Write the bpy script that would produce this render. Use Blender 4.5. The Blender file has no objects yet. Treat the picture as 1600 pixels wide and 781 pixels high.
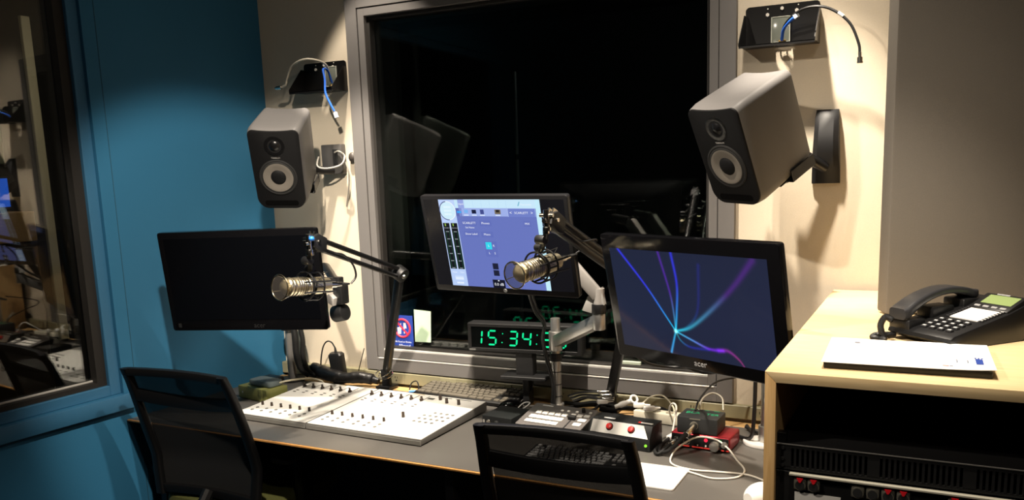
import bpy, bmesh, math, random
from mathutils import Matrix, Vector, Euler
random.seed(7)
SC = bpy.context.scene
COL = SC.collection
PI = math.pi
R = math.radians

# ------------------------------------------------------------------ materials
def lin(c):
    c = c / 255.0
    return c / 12.92 if c <= .04045 else ((c + .055) / 1.055) ** 2.4
def rgb(r, g, b): return (lin(r), lin(g), lin(b), 1)
_M = {}
def mat(name, col, rough=.5, metal=0, spec=.5, var=.06, scale=40, bump=0, bscale=400, coat=0, emit=None, estr=1):
    if name in _M: return _M[name]
    m = bpy.data.materials.new(name); m.use_nodes = True
    nt = m.node_tree; p = nt.nodes['Principled BSDF']
    p.inputs['Roughness'].default_value = rough; p.inputs['Metallic'].default_value = metal
    p.inputs['Specular IOR Level'].default_value = spec; p.inputs['Coat Weight'].default_value = coat
    tc = nt.nodes.new('ShaderNodeTexCoord'); nz = nt.nodes.new('ShaderNodeTexNoise')
    nz.inputs['Scale'].default_value = scale; nz.inputs['Detail'].default_value = 4
    nt.links.new(tc.outputs['Object'], nz.inputs['Vector'])
    mx = nt.nodes.new('ShaderNodeMix'); mx.data_type = 'RGBA'
    a = [max(0, c * (1 - var)) for c in col[:3]] + [1]; b = [c * (1 + var) for c in col[:3]] + [1]
    mx.inputs[6].default_value = a; mx.inputs[7].default_value = b
    nt.links.new(nz.outputs['Fac'], mx.inputs[0]); nt.links.new(mx.outputs[2], p.inputs['Base Color'])
    if bump:
        n2 = nt.nodes.new('ShaderNodeTexNoise'); n2.inputs['Scale'].default_value = bscale
        nt.links.new(tc.outputs['Object'], n2.inputs['Vector'])
        bp = nt.nodes.new('ShaderNodeBump'); bp.inputs['Strength'].default_value = bump; bp.inputs['Distance'].default_value = .002
        nt.links.new(n2.outputs['Fac'], bp.inputs['Height']); nt.links.new(bp.outputs['Normal'], p.inputs['Normal'])
    if emit:
        p.inputs['Emission Color'].default_value = emit; p.inputs['Emission Strength'].default_value = estr
    _M[name] = m; return m
def glow(name, col, s=1):
    return mat(name, (0.005, .005, .005, 1), .25, emit=col, estr=s)
def wood(name, c1, c2, rough=.4, axis='X', scale=9):
    if name in _M: return _M[name]
    m = bpy.data.materials.new(name); m.use_nodes = True
    nt = m.node_tree; p = nt.nodes['Principled BSDF']; p.inputs['Roughness'].default_value = rough
    tc = nt.nodes.new('ShaderNodeTexCoord'); mp = nt.nodes.new('ShaderNodeMapping')
    s = {'X': (1.2, 14, 14), 'Y': (14, 1.2, 14), 'Z': (14, 14, 1.2)}[axis]
    mp.inputs['Scale'].default_value = s
    nz = nt.nodes.new('ShaderNodeTexNoise'); nz.inputs['Scale'].default_value = scale; nz.inputs['Detail'].default_value = 6
    nz.inputs['Distortion'].default_value = .6
    cr = nt.nodes.new('ShaderNodeValToRGB'); cr.color_ramp.elements[0].position = .35; cr.color_ramp.elements[1].position = .68
    cr.color_ramp.elements[0].color = c1; cr.color_ramp.elements[1].color = c2
    nt.links.new(tc.outputs['Object'], mp.inputs[0]); nt.links.new(mp.outputs[0], nz.inputs['Vector'])
    nt.links.new(nz.outputs['Fac'], cr.inputs[0]); nt.links.new(cr.outputs[0], p.inputs['Base Color'])
    _M[name] = m; return m
def pane(name, tint, refl):
    if name in _M: return _M[name]
    m = bpy.data.materials.new(name); m.use_nodes = True
    nt = m.node_tree; nt.nodes.clear()
    o = nt.nodes.new('ShaderNodeOutputMaterial'); mx = nt.nodes.new('ShaderNodeMixShader')
    t = nt.nodes.new('ShaderNodeBsdfTransparent'); t.inputs[0].default_value = tint
    g = nt.nodes.new('ShaderNodeBsdfGlossy'); g.inputs['Roughness'].default_value = .0
    f = nt.nodes.new('ShaderNodeFresnel'); f.inputs[0].default_value = 1.5
    mu = nt.nodes.new('ShaderNodeMath'); mu.operation = 'MULTIPLY'; mu.inputs[1].default_value = refl; mu.use_clamp = True
    nt.links.new(f.outputs[0], mu.inputs[0]); nt.links.new(mu.outputs[0], mx.inputs[0])
    nt.links.new(t.outputs[0], mx.inputs[1]); nt.links.new(g.outputs[0], mx.inputs[2]); nt.links.new(mx.outputs[0], o.inputs[0])
    _M[name] = m; return m
def mesh_cloth(name, col, alpha):
    """woven see-through chair mesh: a fine grid of threads with holes averaged by a constant"""
    if name in _M: return _M[name]
    m = mat(name, col, .8); nt = m.node_tree
    m.node_tree.nodes['Principled BSDF'].inputs['Alpha'].default_value = alpha
    return m

# ------------------------------------------------------------------ mesh builder
class B:
    def __init__(s): s.bm = bmesh.new()
    def _add(s, t, M=None, mi=0):
        if M is not None: bmesh.ops.transform(t, matrix=M, verts=t.verts)
        for f in t.faces: f.material_index = mi
        me = bpy.data.meshes.new('t'); t.to_mesh(me); t.free(); s.bm.from_mesh(me); bpy.data.meshes.remove(me); return s
    def box(s, x0, x1, y0, y1, z0, z1, bev=0, seg=2, M=None, mi=0):
        t = bmesh.new(); bmesh.ops.create_cube(t, size=1)
        bmesh.ops.transform(t, matrix=Matrix.Translation(((x0+x1)/2, (y0+y1)/2, (z0+z1)/2)) @ Matrix.Diagonal((x1-x0, y1-y0, z1-z0, 1)), verts=t.verts)
        if bev: bmesh.ops.bevel(t, geom=t.edges[:], offset=bev, segments=seg, profile=.5, affect='EDGES')
        return s._add(t, M, mi)
    def cyl(s, p0, p1, r0, r1=None, n=20, bev=0, mi=0, M=None):
        p0 = Vector(p0); p1 = Vector(p1); r1 = r0 if r1 is None else r1
        t = bmesh.new(); d = (p1-p0).length
        bmesh.ops.create_cone(t, cap_ends=True, cap_tris=False, segments=n, radius1=r0, radius2=r1, depth=d)
        if bev: bmesh.ops.bevel(t, geom=[e for e in t.edges if abs(e.verts[0].co.z-e.verts[1].co.z) < 1e-6], offset=bev, segments=2, profile=.5, affect='EDGES')
        q = (p1-p0).to_track_quat('Z', 'Y').to_matrix().to_4x4()
        X = Matrix.Translation((p0+p1)/2) @ q
        return s._add(t, X if M is None else M @ X, mi)
    def lathe(s, prof, n=32, M=None, mi=0):
        t = bmesh.new(); rows = []
        for r, z in prof:
            if r < 1e-6: rows.append([t.verts.new((0, 0, z))])
            else: rows.append([t.verts.new((r*math.cos(2*PI*i/n), r*math.sin(2*PI*i/n), z)) for i in range(n)])
        for a, b in zip(rows, rows[1:]):
            for i in range(n):
                j = (i+1) % n
                if len(a) == 1 and len(b) == 1: continue
                if len(a) == 1: t.faces.new((a[0], b[j], b[i]))
                elif len(b) == 1: t.faces.new((a[i], a[j], b[0]))
                else: t.faces.new((a[i], a[j], b[j], b[i]))
        bmesh.ops.recalc_face_normals(t, faces=t.faces)
        return s._add(t, M, mi)
    def tube(s, pts, r, n=8, smooth=4, closed=False, mi=0, M=None):
        P = [Vector(p) for p in pts]
        if smooth and len(P) > 2: P = catmull(P, smooth, closed)
        t = bmesh.new(); N = len(P); rings = []; up = None
        for i, p in enumerate(P):
            a = P[(i-1) % N] if (closed or i > 0) else p; b = P[(i+1) % N] if (closed or i < N-1) else p
            d = (b-a).normalized()
            if up is None:
                up = d.orthogonal().normalized()
            up = (up - d*up.dot(d)).normalized(); w = d.cross(up)
            rr = r[min(i*len(r)//N, len(r)-1)] if isinstance(r, (list, tuple)) else r
            rings.append([t.verts.new(p + up*rr*math.cos(2*PI*k/n) + w*rr*math.sin(2*PI*k/n)) for k in range(n)])
        for i in range(N if closed else N-1):
            a = rings[i]; b = rings[(i+1) % N]
            for k in range(n): t.faces.new((a[k], a[(k+1) % n], b[(k+1) % n], b[k]))
        if not closed:
            t.faces.new(rings[0][::-1]); t.faces.new(rings[-1])
        bmesh.ops.recalc_face_normals(t, faces=t.faces)
        return s._add(t, M, mi)
    def prism(s, poly, h0, h1, M=None, bev=0, mi=0):
        t = bmesh.new()
        a = [t.verts.new((x, y, h0)) for x, y in poly]; f = t.faces.new(a)
        r = bmesh.ops.extrude_face_region(t, geom=[f]); bmesh.ops.translate(t, vec=(0, 0, h1-h0), verts=[v for v in r['geom'] if isinstance(v, bmesh.types.BMVert)])
        bmesh.ops.recalc_face_normals(t, faces=t.faces)
        if bev:
            bmesh.ops.bevel(t, geom=[e for e in t.edges if abs(e.verts[0].co.z-e.verts[1].co.z) < 1e-6], offset=bev, segments=2, profile=.5, affect='EDGES')
        return s._add(t, M, mi)
    def loft(s, rings, caps=True, M=None, mi=0, closed=True):
        t = bmesh.new(); V = [[t.verts.new(p) for p in r] for r in rings]; n = len(V[0])
        for a, b in zip(V, V[1:]):
            for k in range(n if closed else n-1): t.faces.new((a[k], a[(k+1) % n], b[(k+1) % n], b[k]))
        if caps: t.faces.new(V[0][::-1]); t.faces.new(V[-1])
        bmesh.ops.recalc_face_normals(t, faces=t.faces)
        return s._add(t, M, mi)
    def quad(s, pts, mi=0, M=None):
        t = bmesh.new(); t.faces.new([t.verts.new(p) for p in pts]); return s._add(t, M, mi)
    def ball(s, c, r, sc=(1, 1, 1), n=16, mi=0, M=None):
        t = bmesh.new(); bmesh.ops.create_uvsphere(t, u_segments=n, v_segments=n//2+2, radius=r)
        X = Matrix.Translation(c) @ Matrix.Diagonal((*sc, 1))
        return s._add(t, X if M is None else M @ X, mi)
    def torus(s, c, axis, Rr, r, n=32, k=8, mi=0, M=None):
        q = Vector(axis).to_track_quat('Z', 'Y').to_matrix()
        return s.tube([Vector(c) + q @ Vector((Rr*math.cos(2*PI*i/n), Rr*math.sin(2*PI*i/n), 0)) for i in range(n)], r, k, 0, True, mi, M)
    def text(s, txt, size, M, mi=0, ext=.0003, align='CENTER', sx=1.0):
        c = bpy.data.curves.new('t', 'FONT'); c.body = txt; c.size = size; c.extrude = ext; c.align_x = align; c.align_y = 'CENTER'; c.resolution_u = 2
        o = bpy.data.objects.new('t', c); COL.objects.link(o)
        dg = bpy.context.evaluated_depsgraph_get(); me = bpy.data.meshes.new_from_object(o.evaluated_get(dg))
        bpy.data.objects.remove(o); bpy.data.curves.remove(c)
        t = bmesh.new(); t.from_mesh(me); bpy.data.meshes.remove(me)
        return s._add(t, M @ Matrix.Diagonal((sx, 1, 1, 1)), mi)
def catmull(P, k, closed=False):
    out = []; n = len(P)
    for i in range(n if closed else n-1):
        p0 = P[(i-1) % n] if (closed or i > 0) else P[0]*2-P[1]; p1 = P[i]; p2 = P[(i+1) % n]
        p3 = P[(i+2) % n] if (closed or i < n-2) else P[-1]*2-P[-2]
        for j in range(k):
            t = j/k
            out.append(.5*((2*p1)+(p2-p0)*t+(2*p0-5*p1+4*p2-p3)*t*t+(3*p1-p0-3*p2+p3)*t**3))
    if not closed: out.append(P[-1])
    return out
def rrect(w, h, r, n=5, cx=0, cy=0):
    o = []
    for sx, sy, a0 in ((1, 1, 0), (-1, 1, 90), (-1, -1, 180), (1, -1, 270)):
        for i in range(n+1):
            a = R(a0 + 90*i/n); o.append((cx+sx*(w/2-r)+r*math.cos(a), cy+sy*(h/2-r)+r*math.sin(a)))
    return o
def obj(name, b, m, parent=None, loc=None, rot=None, ang=35):
    me = bpy.data.meshes.new(name); b.bm.to_mesh(me); b.bm.free()
    for f in me.polygons: f.use_smooth = True
    try: me.set_sharp_from_angle(angle=R(ang))
    except Exception: pass
    for x in (m if isinstance(m, (list, tuple)) else [m]): me.materials.append(x)
    o = bpy.data.objects.new(name, me); COL.objects.link(o)
    if parent is not None: o.parent = parent
    if loc is not None: o.location = loc
    if rot is not None: o.rotation_euler = rot
    return o
def tag(o, label, cat, group=None, kind=None):
    o['label'] = label; o['category'] = cat
    if group: o['group'] = group
    if kind: o['kind'] = kind
    return o
def thing(name, label, cat, loc=(0, 0, 0), rot=(0, 0, 0), group=None):
    o = bpy.data.objects.new(name, None); COL.objects.link(o); o.empty_display_size = .05
    o.location = loc; o.rotation_euler = rot
    return tag(o, label, cat, group)
def struct(name, b, m, loc=None, rot=None, parent=None):
    o = obj(name, b, m, parent, loc, rot)
    if parent is None: o['kind'] = 'structure'
    return o
def copy_tree(o, parent=None):
    c = o.copy(); COL.objects.link(c)
    if parent is not None: c.parent = parent
    for ch in [x for x in bpy.data.objects if x.parent == o]: copy_tree(ch, c)
    return c
def frame_to(p0, p1, up=(0, 0, 1)):
    """matrix at p0 whose local X runs to p1 and local Z leans to up"""
    p0 = Vector(p0); x = (Vector(p1)-p0).normalized(); z = Vector(up); z = (z-x*z.dot(x)).normalized(); y = z.cross(x)
    return Matrix.Translation(p0) @ Matrix((x, y, z)).transposed().to_4x4()
XZ = Matrix.Rotation(R(90), 4, 'X')     # polygon xy -> xz plane, extrusion towards -y
def T(x, y, z): return Matrix.Translation((x, y, z))

# palette
fabric = mat('beige_fabric', rgb(208, 196, 176), .95, spec=.1, var=.07, scale=260, bump=.35, bscale=700)
blue_paint = mat('teal_paint', rgb(45, 106, 142), .6, spec=.3, var=.03, scale=5, bump=.1, bscale=300)
blue_trim = mat('teal_trim_paint', rgb(50, 103, 138), .5, var=.03)
grey_frame = mat('grey_window_paint', rgb(107, 104, 102), .5, var=.03)
groove_m = mat('dark_groove', rgb(28, 24, 22), .8)
gasket = mat('dark_gasket', rgb(30, 27, 24), .6)
alu = mat('brushed_aluminium', rgb(190, 188, 184), .35, .9, var=.04)
alu_strip = mat('pale_metal_strip', rgb(205, 202, 196), .4, .3)
blackp = mat('black_plastic', rgb(20, 20, 21), .45)
blackm = mat('black_metal', rgb(22, 22, 23), .35, .2)
gloss_black = mat('gloss_black', rgb(9, 9, 11), .12)
chrome = mat('chrome', rgb(215, 212, 205), .18, 1)
white_p = mat('white_plastic', rgb(235, 233, 228), .35)
champagne = mat('champagne_metal', rgb(228, 216, 186), .33, 1, var=.03)
rubber = mat('black_rubber', rgb(15, 15, 15), .75)
laminate = mat('grey_laminate', rgb(92, 89, 85), .38, var=.04, scale=120)
birch = wood('birch_ply', rgb(220, 192, 144), rgb(232, 206, 160), .42)
edge_wood = wood('desk_edge_wood', rgb(176, 124, 66), rgb(205, 152, 88), .45)

LX = -2.519                       # room corner: back wall and left wall meet here
LROT = (0, 0, R(-5))              # the left wall opens out by five degrees
LM = Matrix.Translation((LX, 0, 0)) @ Matrix.Rotation(R(-5), 4, 'Z')

# ------------------------------------------------------------------ room shell
struct('floor', B().box(-6.2, 3, -5, 4.2, -.1, 0), mat('dark_carpet', rgb(42, 40, 42), .95, spec=.1, var=.25, scale=300))
struct('ceiling', B().box(-6.2, 3, -5, 4.2, 2.75, 2.85), mat('dark_ceiling', rgb(70, 68, 66), .9))
# back wall with the opening of window 1 (outer frame x -2.078..-.604, z .793..2.245)
WX0, WX1, WZ0, WZ1 = -2.073, -.604, .795, 2.24
b = B()
b.box(LX-.3, WX0, 0, .14, .0, 2.75).box(WX1, 1.1, 0, .14, 0, 2.75).box(WX0, WX1, 0, .14, 0, WZ0).box(WX0, WX1, 0, .14, WZ1, 2.75)
struct('wall_back', b, fabric)
# window 1: grey frame in two steps with a dark groove between
b = B()
fw = .05
def ring(b, x0, x1, z0, z1, w, y0, y1, bev=.001, mi=0):
    b.box(x0, x0+w, y0, y1, z0, z1, bev, 1, mi=mi); b.box(x1-w, x1, y0, y1, z0, z1, bev, 1, mi=mi)
    b.box(x0+w, x1-w, y0, y1, z0, z0+w, bev, 1, mi=mi); b.box(x0+w, x1-w, y0, y1, z1-w, z1, bev, 1, mi=mi)
win = bpy.data.objects.new('window_1', None); COL.objects.link(win); win['kind'] = 'structure'
win.location = (0, 0, 0)
b = B(); ring(b, WX0, WX1, WZ0, WZ1, .052, -.022, .05); obj('outer_frame', b, grey_frame, win)
b = B(); ring(b, WX0+.05, WX1-.05, WZ0+.05, WZ1-.05, .006, -.010, .05, 0); obj('groove', b, groove_m, win)
b = B(); ring(b, WX0+.055, WX1-.055, WZ0+.055, WZ1-.055, .028, -.018, .06); obj('inner_frame', b, grey_frame, win)
b = B(); ring(b, WX0+.083, WX1-.083, WZ0+.083, WZ1-.083, .012, .0, .06); obj('gasket', b, gasket, win)
b = B(); b.box(WX0+.06, WX1-.06, -.024, -.012, WZ0+.048, WZ0+.0525, .001, 1); b.box(WX0+.083, WX1-.083, -.014, .03, WZ0+.080, WZ0+.088, .001, 1); obj('sill_strip', b, alu_strip, win)
b = B(); b.box(WX0+.083, WX1-.083, .030, .036, WZ0+.083, WZ1-.083); b.box(WX0+.083, WX1-.083, .16, .166, WZ0+.083, WZ1-.083)
obj('glass', b, pane('window_glass', (.86, .9, .88, 1), 1.5), win)
# deep dark lining between the panes, and the sill between them
b = B(); ring(b, WX0+.07, WX1-.07, WZ0+.06, WZ1-.07, .02, .06, .2, 0); obj('lining', b, mat('dark_lining', rgb(46, 46, 44), .8), win)

# left wall with the opening of window 2, in wall coordinates: local -y runs from the corner towards the camera, local x into the room
b = B()
b.box(-.2, 0, -.767, .0, 0, 2.75); b.box(-.2, 0, -5, -.767, 0, .835); b.box(-.2, 0, -5, -2.45, .835, 2.75); b.box(-.2, 0, -2.45, -.767, 2.3, 2.75)
struct('wall_left', b, blue_paint, (LX, 0, 0), LROT)
struct('trim_1', B().box(0, .0012, -.7185, -.7165, .0, 2.75), mat('seam_shadow_gap', rgb(36, 78, 98), .8), (LX, 0, 0), LROT)   # panel joint
win2 = bpy.data.objects.new('window_2', None); COL.objects.link(win2); win2['kind'] = 'structure'; win2.location = (LX, 0, 0); win2.rotation_euler = LROT
b = B()
b.box(-.06, -.014, -.807, -.767, .835, 2.3, .002, 1); b.box(-.06, -.014, -2.45, -.807, .835, .872, .002, 1); b.box(-.06, -.014, -2.45, -.807, 2.26, 2.3, .002, 1); b.box(-.06, -.014, -2.45, -2.41, .872, 2.26, .002, 1)
obj('frame', b, blue_trim, win2)
b = B(); b.box(-.07, -.03, -.842, -.807, .872, 2.26); b.box(-.07, -.028, -2.41, -.842, .872, .889); obj('gasket', b, gasket, win2)
b = B(); b.box(-.062, -.055, -2.41, -.842, .889, .8955, .001, 1); obj('sill_strip', b, alu_strip, win2)
b = B(); b.box(-.071, -.065, -2.41, -.842, .872, 2.26); obj('glass', b, pane('window_glass_left', (.8, .82, .8, 1), 2.3), win2)
b = B(); b.box(0, .022, -2.6, -.737, .782, .836, .003, 2); obj('sill_board', b, blue_trim, win2)

b = B(); b.box(1.1, 1.2, -5, .14, 0, 2.75); struct('wall_right', b, mat('right_wall_fabric', rgb(120, 112, 100), .95))
b = B(); b.box(-6.2, 3, -5.1, -5, 0, 2.75); struct('wall_front', b, mat('front_wall_paint', rgb(60, 62, 64), .9))

# raceway under the window with outlets
b = B()
b.box(-2.519, -2.09, -.028, 0, .745, .792, .002, 1); b.box(-2.09, -.3, -.024, 0, .745, .790, .002, 1)
tag(obj('cable_raceway', b, mat('cream_raceway', rgb(136, 131, 104), .5)), 'long cream metal outlet raceway running along the wall under the grey window', 'raceway')
outl = None
for i, x in enumerate((-1.93, -1.69, -1.45, -1.21, -.975, -.735, -.51)):
    lab = ['cream wall outlet under the window just beside the boom stand foot by the white console', 'cream wall outlet behind the narrow end of the dark keyboard',
           'cream wall outlet behind the middle of the dark keyboard', 'cream wall outlet behind the silver monitor pole',
           'cream wall outlet behind the boom stand foot and the clear plug tangle', 'cream wall outlet behind the black box with red buttons',
           'cream wall outlet nearest the wooden cabinet, behind the green lettered box'][i]
    if outl is None:
        outl = thing('wall_outlet', lab, 'outlet', (x, -.024, .768), group='outlets along the raceway')
        obj('cover_plate', B().box(-.035, .035, -.003, .0005, -.021, .021, .001, 1), mat('cream_plate', rgb(146, 141, 114), .45), outl)
        b = B()
        for sx in (-.005, .005): b.box(sx-.001, sx+.001, -.0036, -.002, .001, .009)
        b.cyl((0, -.0036, -.007), (0, -.002, -.007), .0028, n=10)
        obj('socket_holes', b, blackp, outl)
    else:
        o = copy_tree(outl); o.location = (x, -.024, .768); o['label'] = lab

# ------------------------------------------------------------------ desk
desk = thing('studio_desk', 'long grey laminate studio desk with a thin wooden front edge', 'desk', (-1.45, -.38, 0))
DM = T(1.45, .38, 0)
b = B(); 
b.loft([[(x, -.757, .7335), (x, -.757, .74), (-.302 if x > -1 else -2.525, -.095, .74), (-.302 if x > -1 else -2.525, -.095, .706), (x, -.70, .706)] for x in (-2.583, -.302)], M=DM); obj('desk_top', b, laminate, desk)
b = B(); b.box(-2.584, -.302, -.765, -.757, .7335, .7397, .001, 1, DM); obj('edge_band', b, edge_wood, desk)
b = B(); b.box(-2.52, -.302, -.078, -.027, .700, .736, .001, 1, DM); obj('back_ledge', b, wood('ledge_wood', rgb(176, 140, 92), rgb(200, 164, 112), .45), desk)
for x in (-2.53, -1.3, -.34): obj('side_panel', B().box(x, x+.028, -.70, -.12, 0, .706, .001, 1, DM), mat('dark_panel', rgb(30, 30, 33), .6), desk)
obj('modesty_panel', B().box(-2.5, -.34, -.09, -.07, .1, .70, 0, 1, DM), _M['dark_panel'], desk)

# ------------------------------------------------------------------ wooden cabinet with rack
CZ = 1.185; CY = -1.117; CX0 = -.300; CX1 = .262
cab = thing('rack_cabinet', 'birch plywood rack cabinet with open black interior beside the desk', 'cabinet', ((CX0+CX1)/2, -.56, 0))
CM = T(-(CX0+CX1)/2, .56, 0); th = .021
obj('top_panel', B().prism([(CX0, CZ), (CX1, CZ), (CX1-th, CZ-th), (CX0+th, CZ-th)], .03, -CY, CM @ XZ, .0008), birch, cab)
birch_v = wood('birch_ply_upright', rgb(206, 166, 110), rgb(222, 184, 130), .42, 'Z')
obj('side_panel', B().prism([(CX0, CZ), (CX0+th, CZ-th), (CX0+th, 0), (CX0, 0)], .03, -CY, CM @ XZ, .0008), birch_v, cab)
obj('side_panel', B().prism([(CX1, CZ), (CX1-th, CZ-th), (CX1-th, 0), (CX1, 0)], .03, -CY, CM @ XZ, .0008), birch_v, cab)
lin_m = mat('black_cabinet_lining', rgb(17, 17, 18), .6)
b = B(); b.box(CX0+th, CX1-th, -.06, -.04, 0, CZ-th, 0, 1, CM); obj('back_panel', b, lin_m, cab)
b = B(); b.box(CX0+th, CX1-th, CY+.02, -.06, .05, .07, 0, 1, CM); obj('floor_panel', b, lin_m, cab)
for x in (CX0+th, CX1-th-.018): 
    b = B(); b.box(x, x+.018, CY+.022, CY+.04, .07, 1.06, .001, 1, CM)
    for k in range(30): b.cyl((x+.009, CY+.0215, .1+k*.0318), (x+.009, CY+.024, .1+k*.0318), .003, n=8, M=CM)
    obj('rack_rail', b, blackm, cab)
# vent unit
RX0, RX1 = CX0+th+.001, CX1-th-.001
vent = thing('vented_rack_unit', 'black slotted rack unit, upper of the two units in the wooden cabinet', 'rack unit', ((RX0+RX1)/2, CY+.02, .99))
VM = T(-(RX0+RX1)/2, -(CY+.02), -.99)
b = B()
z0, z1 = .990, 1.041
b.box(RX0, RX1, CY+.012, CY+.02, z0, z0+.006, 0, 1, VM); b.box(RX0, RX1, CY+.012, CY+.02, z1-.008, z1, .001, 1, VM)
xs = RX0+.035; segs = [(RX0, RX0+.028)]
for g in range(3):
    x = RX0+.028+g*.158
    for k in range(15): segs.append((x+k*.0094+.005, x+k*.0094+.0094))
    segs.append((x+.1410, x+.158))
for a, c in segs: b.box(a, min(c, RX1), CY+.012, CY+.02, z0+.005, z1-.007, 0, 1, VM)
b.box(RX0, RX1, CY+.02, -.20, z1-.003, z1, 0, 1, VM); b.box(RX0, RX1, CY+.02, -.2, z0, z0+.003, 0, 1, VM)
obj('faceplate', b, mat('black_rack_paint', rgb(15, 15, 16), .5), vent)
b = B()
for z in (z0+.008, z0+.021, z0+.043): b.cyl((RX0+.012, CY+.010, z), (RX0+.012, CY+.013, z), .0035, n=12, M=VM)
obj('rack_screws', b, mat('dark_screw', rgb(60, 60, 60), .4, .8), vent)
b = B(); b.box(RX0+.004, RX1, CY+.0105, CY+.0125, z1-.0012, z1+.0006, 0, 1, VM); obj('top_lip', b, mat('pale_edge', rgb(120, 118, 114), .4, .6), vent)  # thin paler metallic strip along the top of the faceplate
# patch panel
pp = thing('patch_panel', 'rack patch panel of round audio jacks with red release tabs below the slotted unit', 'patch panel', ((RX0+RX1)/2, CY+.02, .86))
PM = T(-(RX0+RX1)/2, -(CY+.02), -.86)
b = B(); b.box(RX0, RX1, CY+.014, CY+.02, .86, .986, .001, 1, PM); b.box(RX0, RX1, CY+.02, -.6, .86, .984, 0, 1, PM); obj('faceplate', b, _M['black_rack_paint'], pp)
b = B(); b.box(RX0+.026, RX1-.02, CY+.004, CY+.014, .9805, .9855, .001, 1, PM); obj('designation_strip', b, mat('grey_strip', rgb(170, 166, 150), .5), pp)
jack_m = mat('nickel_jack', rgb(150, 146, 134), .4, .7); red_tab = mat('red_tab', rgb(200, 25, 35), .4)
for i, (dx, red) in enumerate(((.034, 1), (.059, 1), (.138, 0), (.164, 0), (.190, 1), (.216, 1), (.30, 1), (.326, 1), (.352, 0), (.378, 0), (.41, 1), (.436, 1))):
    x = RX0+.012+dx; z = .9655
    b = B(); b.box(x-.0115, x+.0115, CY+.009, CY+.014, z-.0135, z+.0115, .002, 2, PM)
    b.cyl((x, CY+.006, z-.003), (x, CY+.010, z-.003), .0105, n=20, M=PM)
    jk = obj('audio_jack', b, jack_m, pp)
    obj('jack_socket', B().cyl((x, CY+.0052, z-.003), (x, CY+.0064, z-.003), .0086, n=20, M=PM), rubber, jk)
    if red: obj('release_tab', B().prism([(x-.006, z+.0115), (x+.006, z+.0115), (x+.0015, z+.003), (x-.0015, z+.003)], -(CY+.0075), -(CY+.0042), PM @ XZ), red_tab, jk)
b = B(); b.box(RX0+.036, RX0+.12, CY+.0125, CY+.0142, .926, .946, 0, 1, PM); obj('label_strip', b, white_p, pp)

# acoustic panel standing on the cabinet
ap = B(); ap.box(-.0, .78, 0, .062, CZ+.004, 2.7, .006, 2)
tag(obj('acoustic_panel', ap, mat('grey_fabric', rgb(112, 107, 100), .95, spec=.1, var=.08, scale=300, bump=.3, bscale=800), None, (-.130, -.448, 0), (0, 0, R(24))), 'tall grey fabric acoustic panel standing on the wooden cabinet behind the telephone', 'acoustic panel')

# ------------------------------------------------------------------ paper, binder
bd = tag(obj('binder', B().box(-.143, .143, -.108, .108, 0, .013, .002, 2), blackp, None, (-.062, -.944, CZ), (0, 0, R(1.5))), 'flat black binder lying under the white sheet on the wooden cabinet', 'binder')
b = B()
nx, ny = 14, 10
rows = []
for thk in (0, .0008):
    g = [[Vector((-.147+.294*i/nx, -.117+.236*j/ny, .0005+thk+.004*(i/nx)**6*(1-j/ny)+.0008*math.sin(i*.9)*math.sin(j*.7)+.0008)) for i in range(nx+1)] for j in range(ny+1)]
    rows.append(g)
t = bmesh.new()
A = [[t.verts.new(p) for p in r] for r in rows[1]]; Bt = [[t.verts.new(p) for p in r] for r in rows[0]]
for j in range(ny):
    for i in range(nx):
        t.faces.new((A[j][i], A[j][i+1], A[j+1][i+1], A[j+1][i])); t.faces.new((Bt[j][i], Bt[j+1][i], Bt[j+1][i+1], Bt[j][i+1]))
for i in range(nx): t.faces.new((A[0][i], Bt[0][i], Bt[0][i+1], A[0][i+1])); t.faces.new((A[ny][i+1], Bt[ny][i+1], Bt[ny][i], A[ny][i]))
for j in range(ny): t.faces.new((A[j+1][0], Bt[j+1][0], Bt[j][0], A[j][0])); t.faces.new((A[j][nx], Bt[j][nx], Bt[j+1][nx], A[j+1][nx]))
b._add(t)
paper = obj('paper_sheet', b, mat('white_paper', rgb(240, 239, 236), .7), None, (-.062, -.944, CZ+.013), (0, 0, R(2)))
tag(paper, 'large white printed sheet with a blue emblem on the wooden cabinet', 'paper')
b = B(); b.box(.118, .130, -.07, -.028, .0038, .0046); 
for k in range(3): b.box(.117+.0055*k, .120+.0055*k, -.022, -.018, .0038, .0046)
obj('blue_emblem', b, mat('blue_ink', rgb(38, 66, 150), .6), paper)
b = B(); b.box(.062, .072, -.094, -.091, .0030, .0036); obj('red_print', b, mat('red_ink', rgb(190, 60, 50), .6), paper)
b = B(); b.box(.073, .079, -.0945, -.0915, .0030, .0036); b.box(-.098, -.088, .075, .081, .0022, .003); b.box(.086, .0875, -.06, -.035, .003, .0036); b.box(.104, .1055, -.06, -.038, .003, .0038); obj('grey_print', b, mat('grey_ink', rgb(90, 92, 110), .6), paper)

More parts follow.
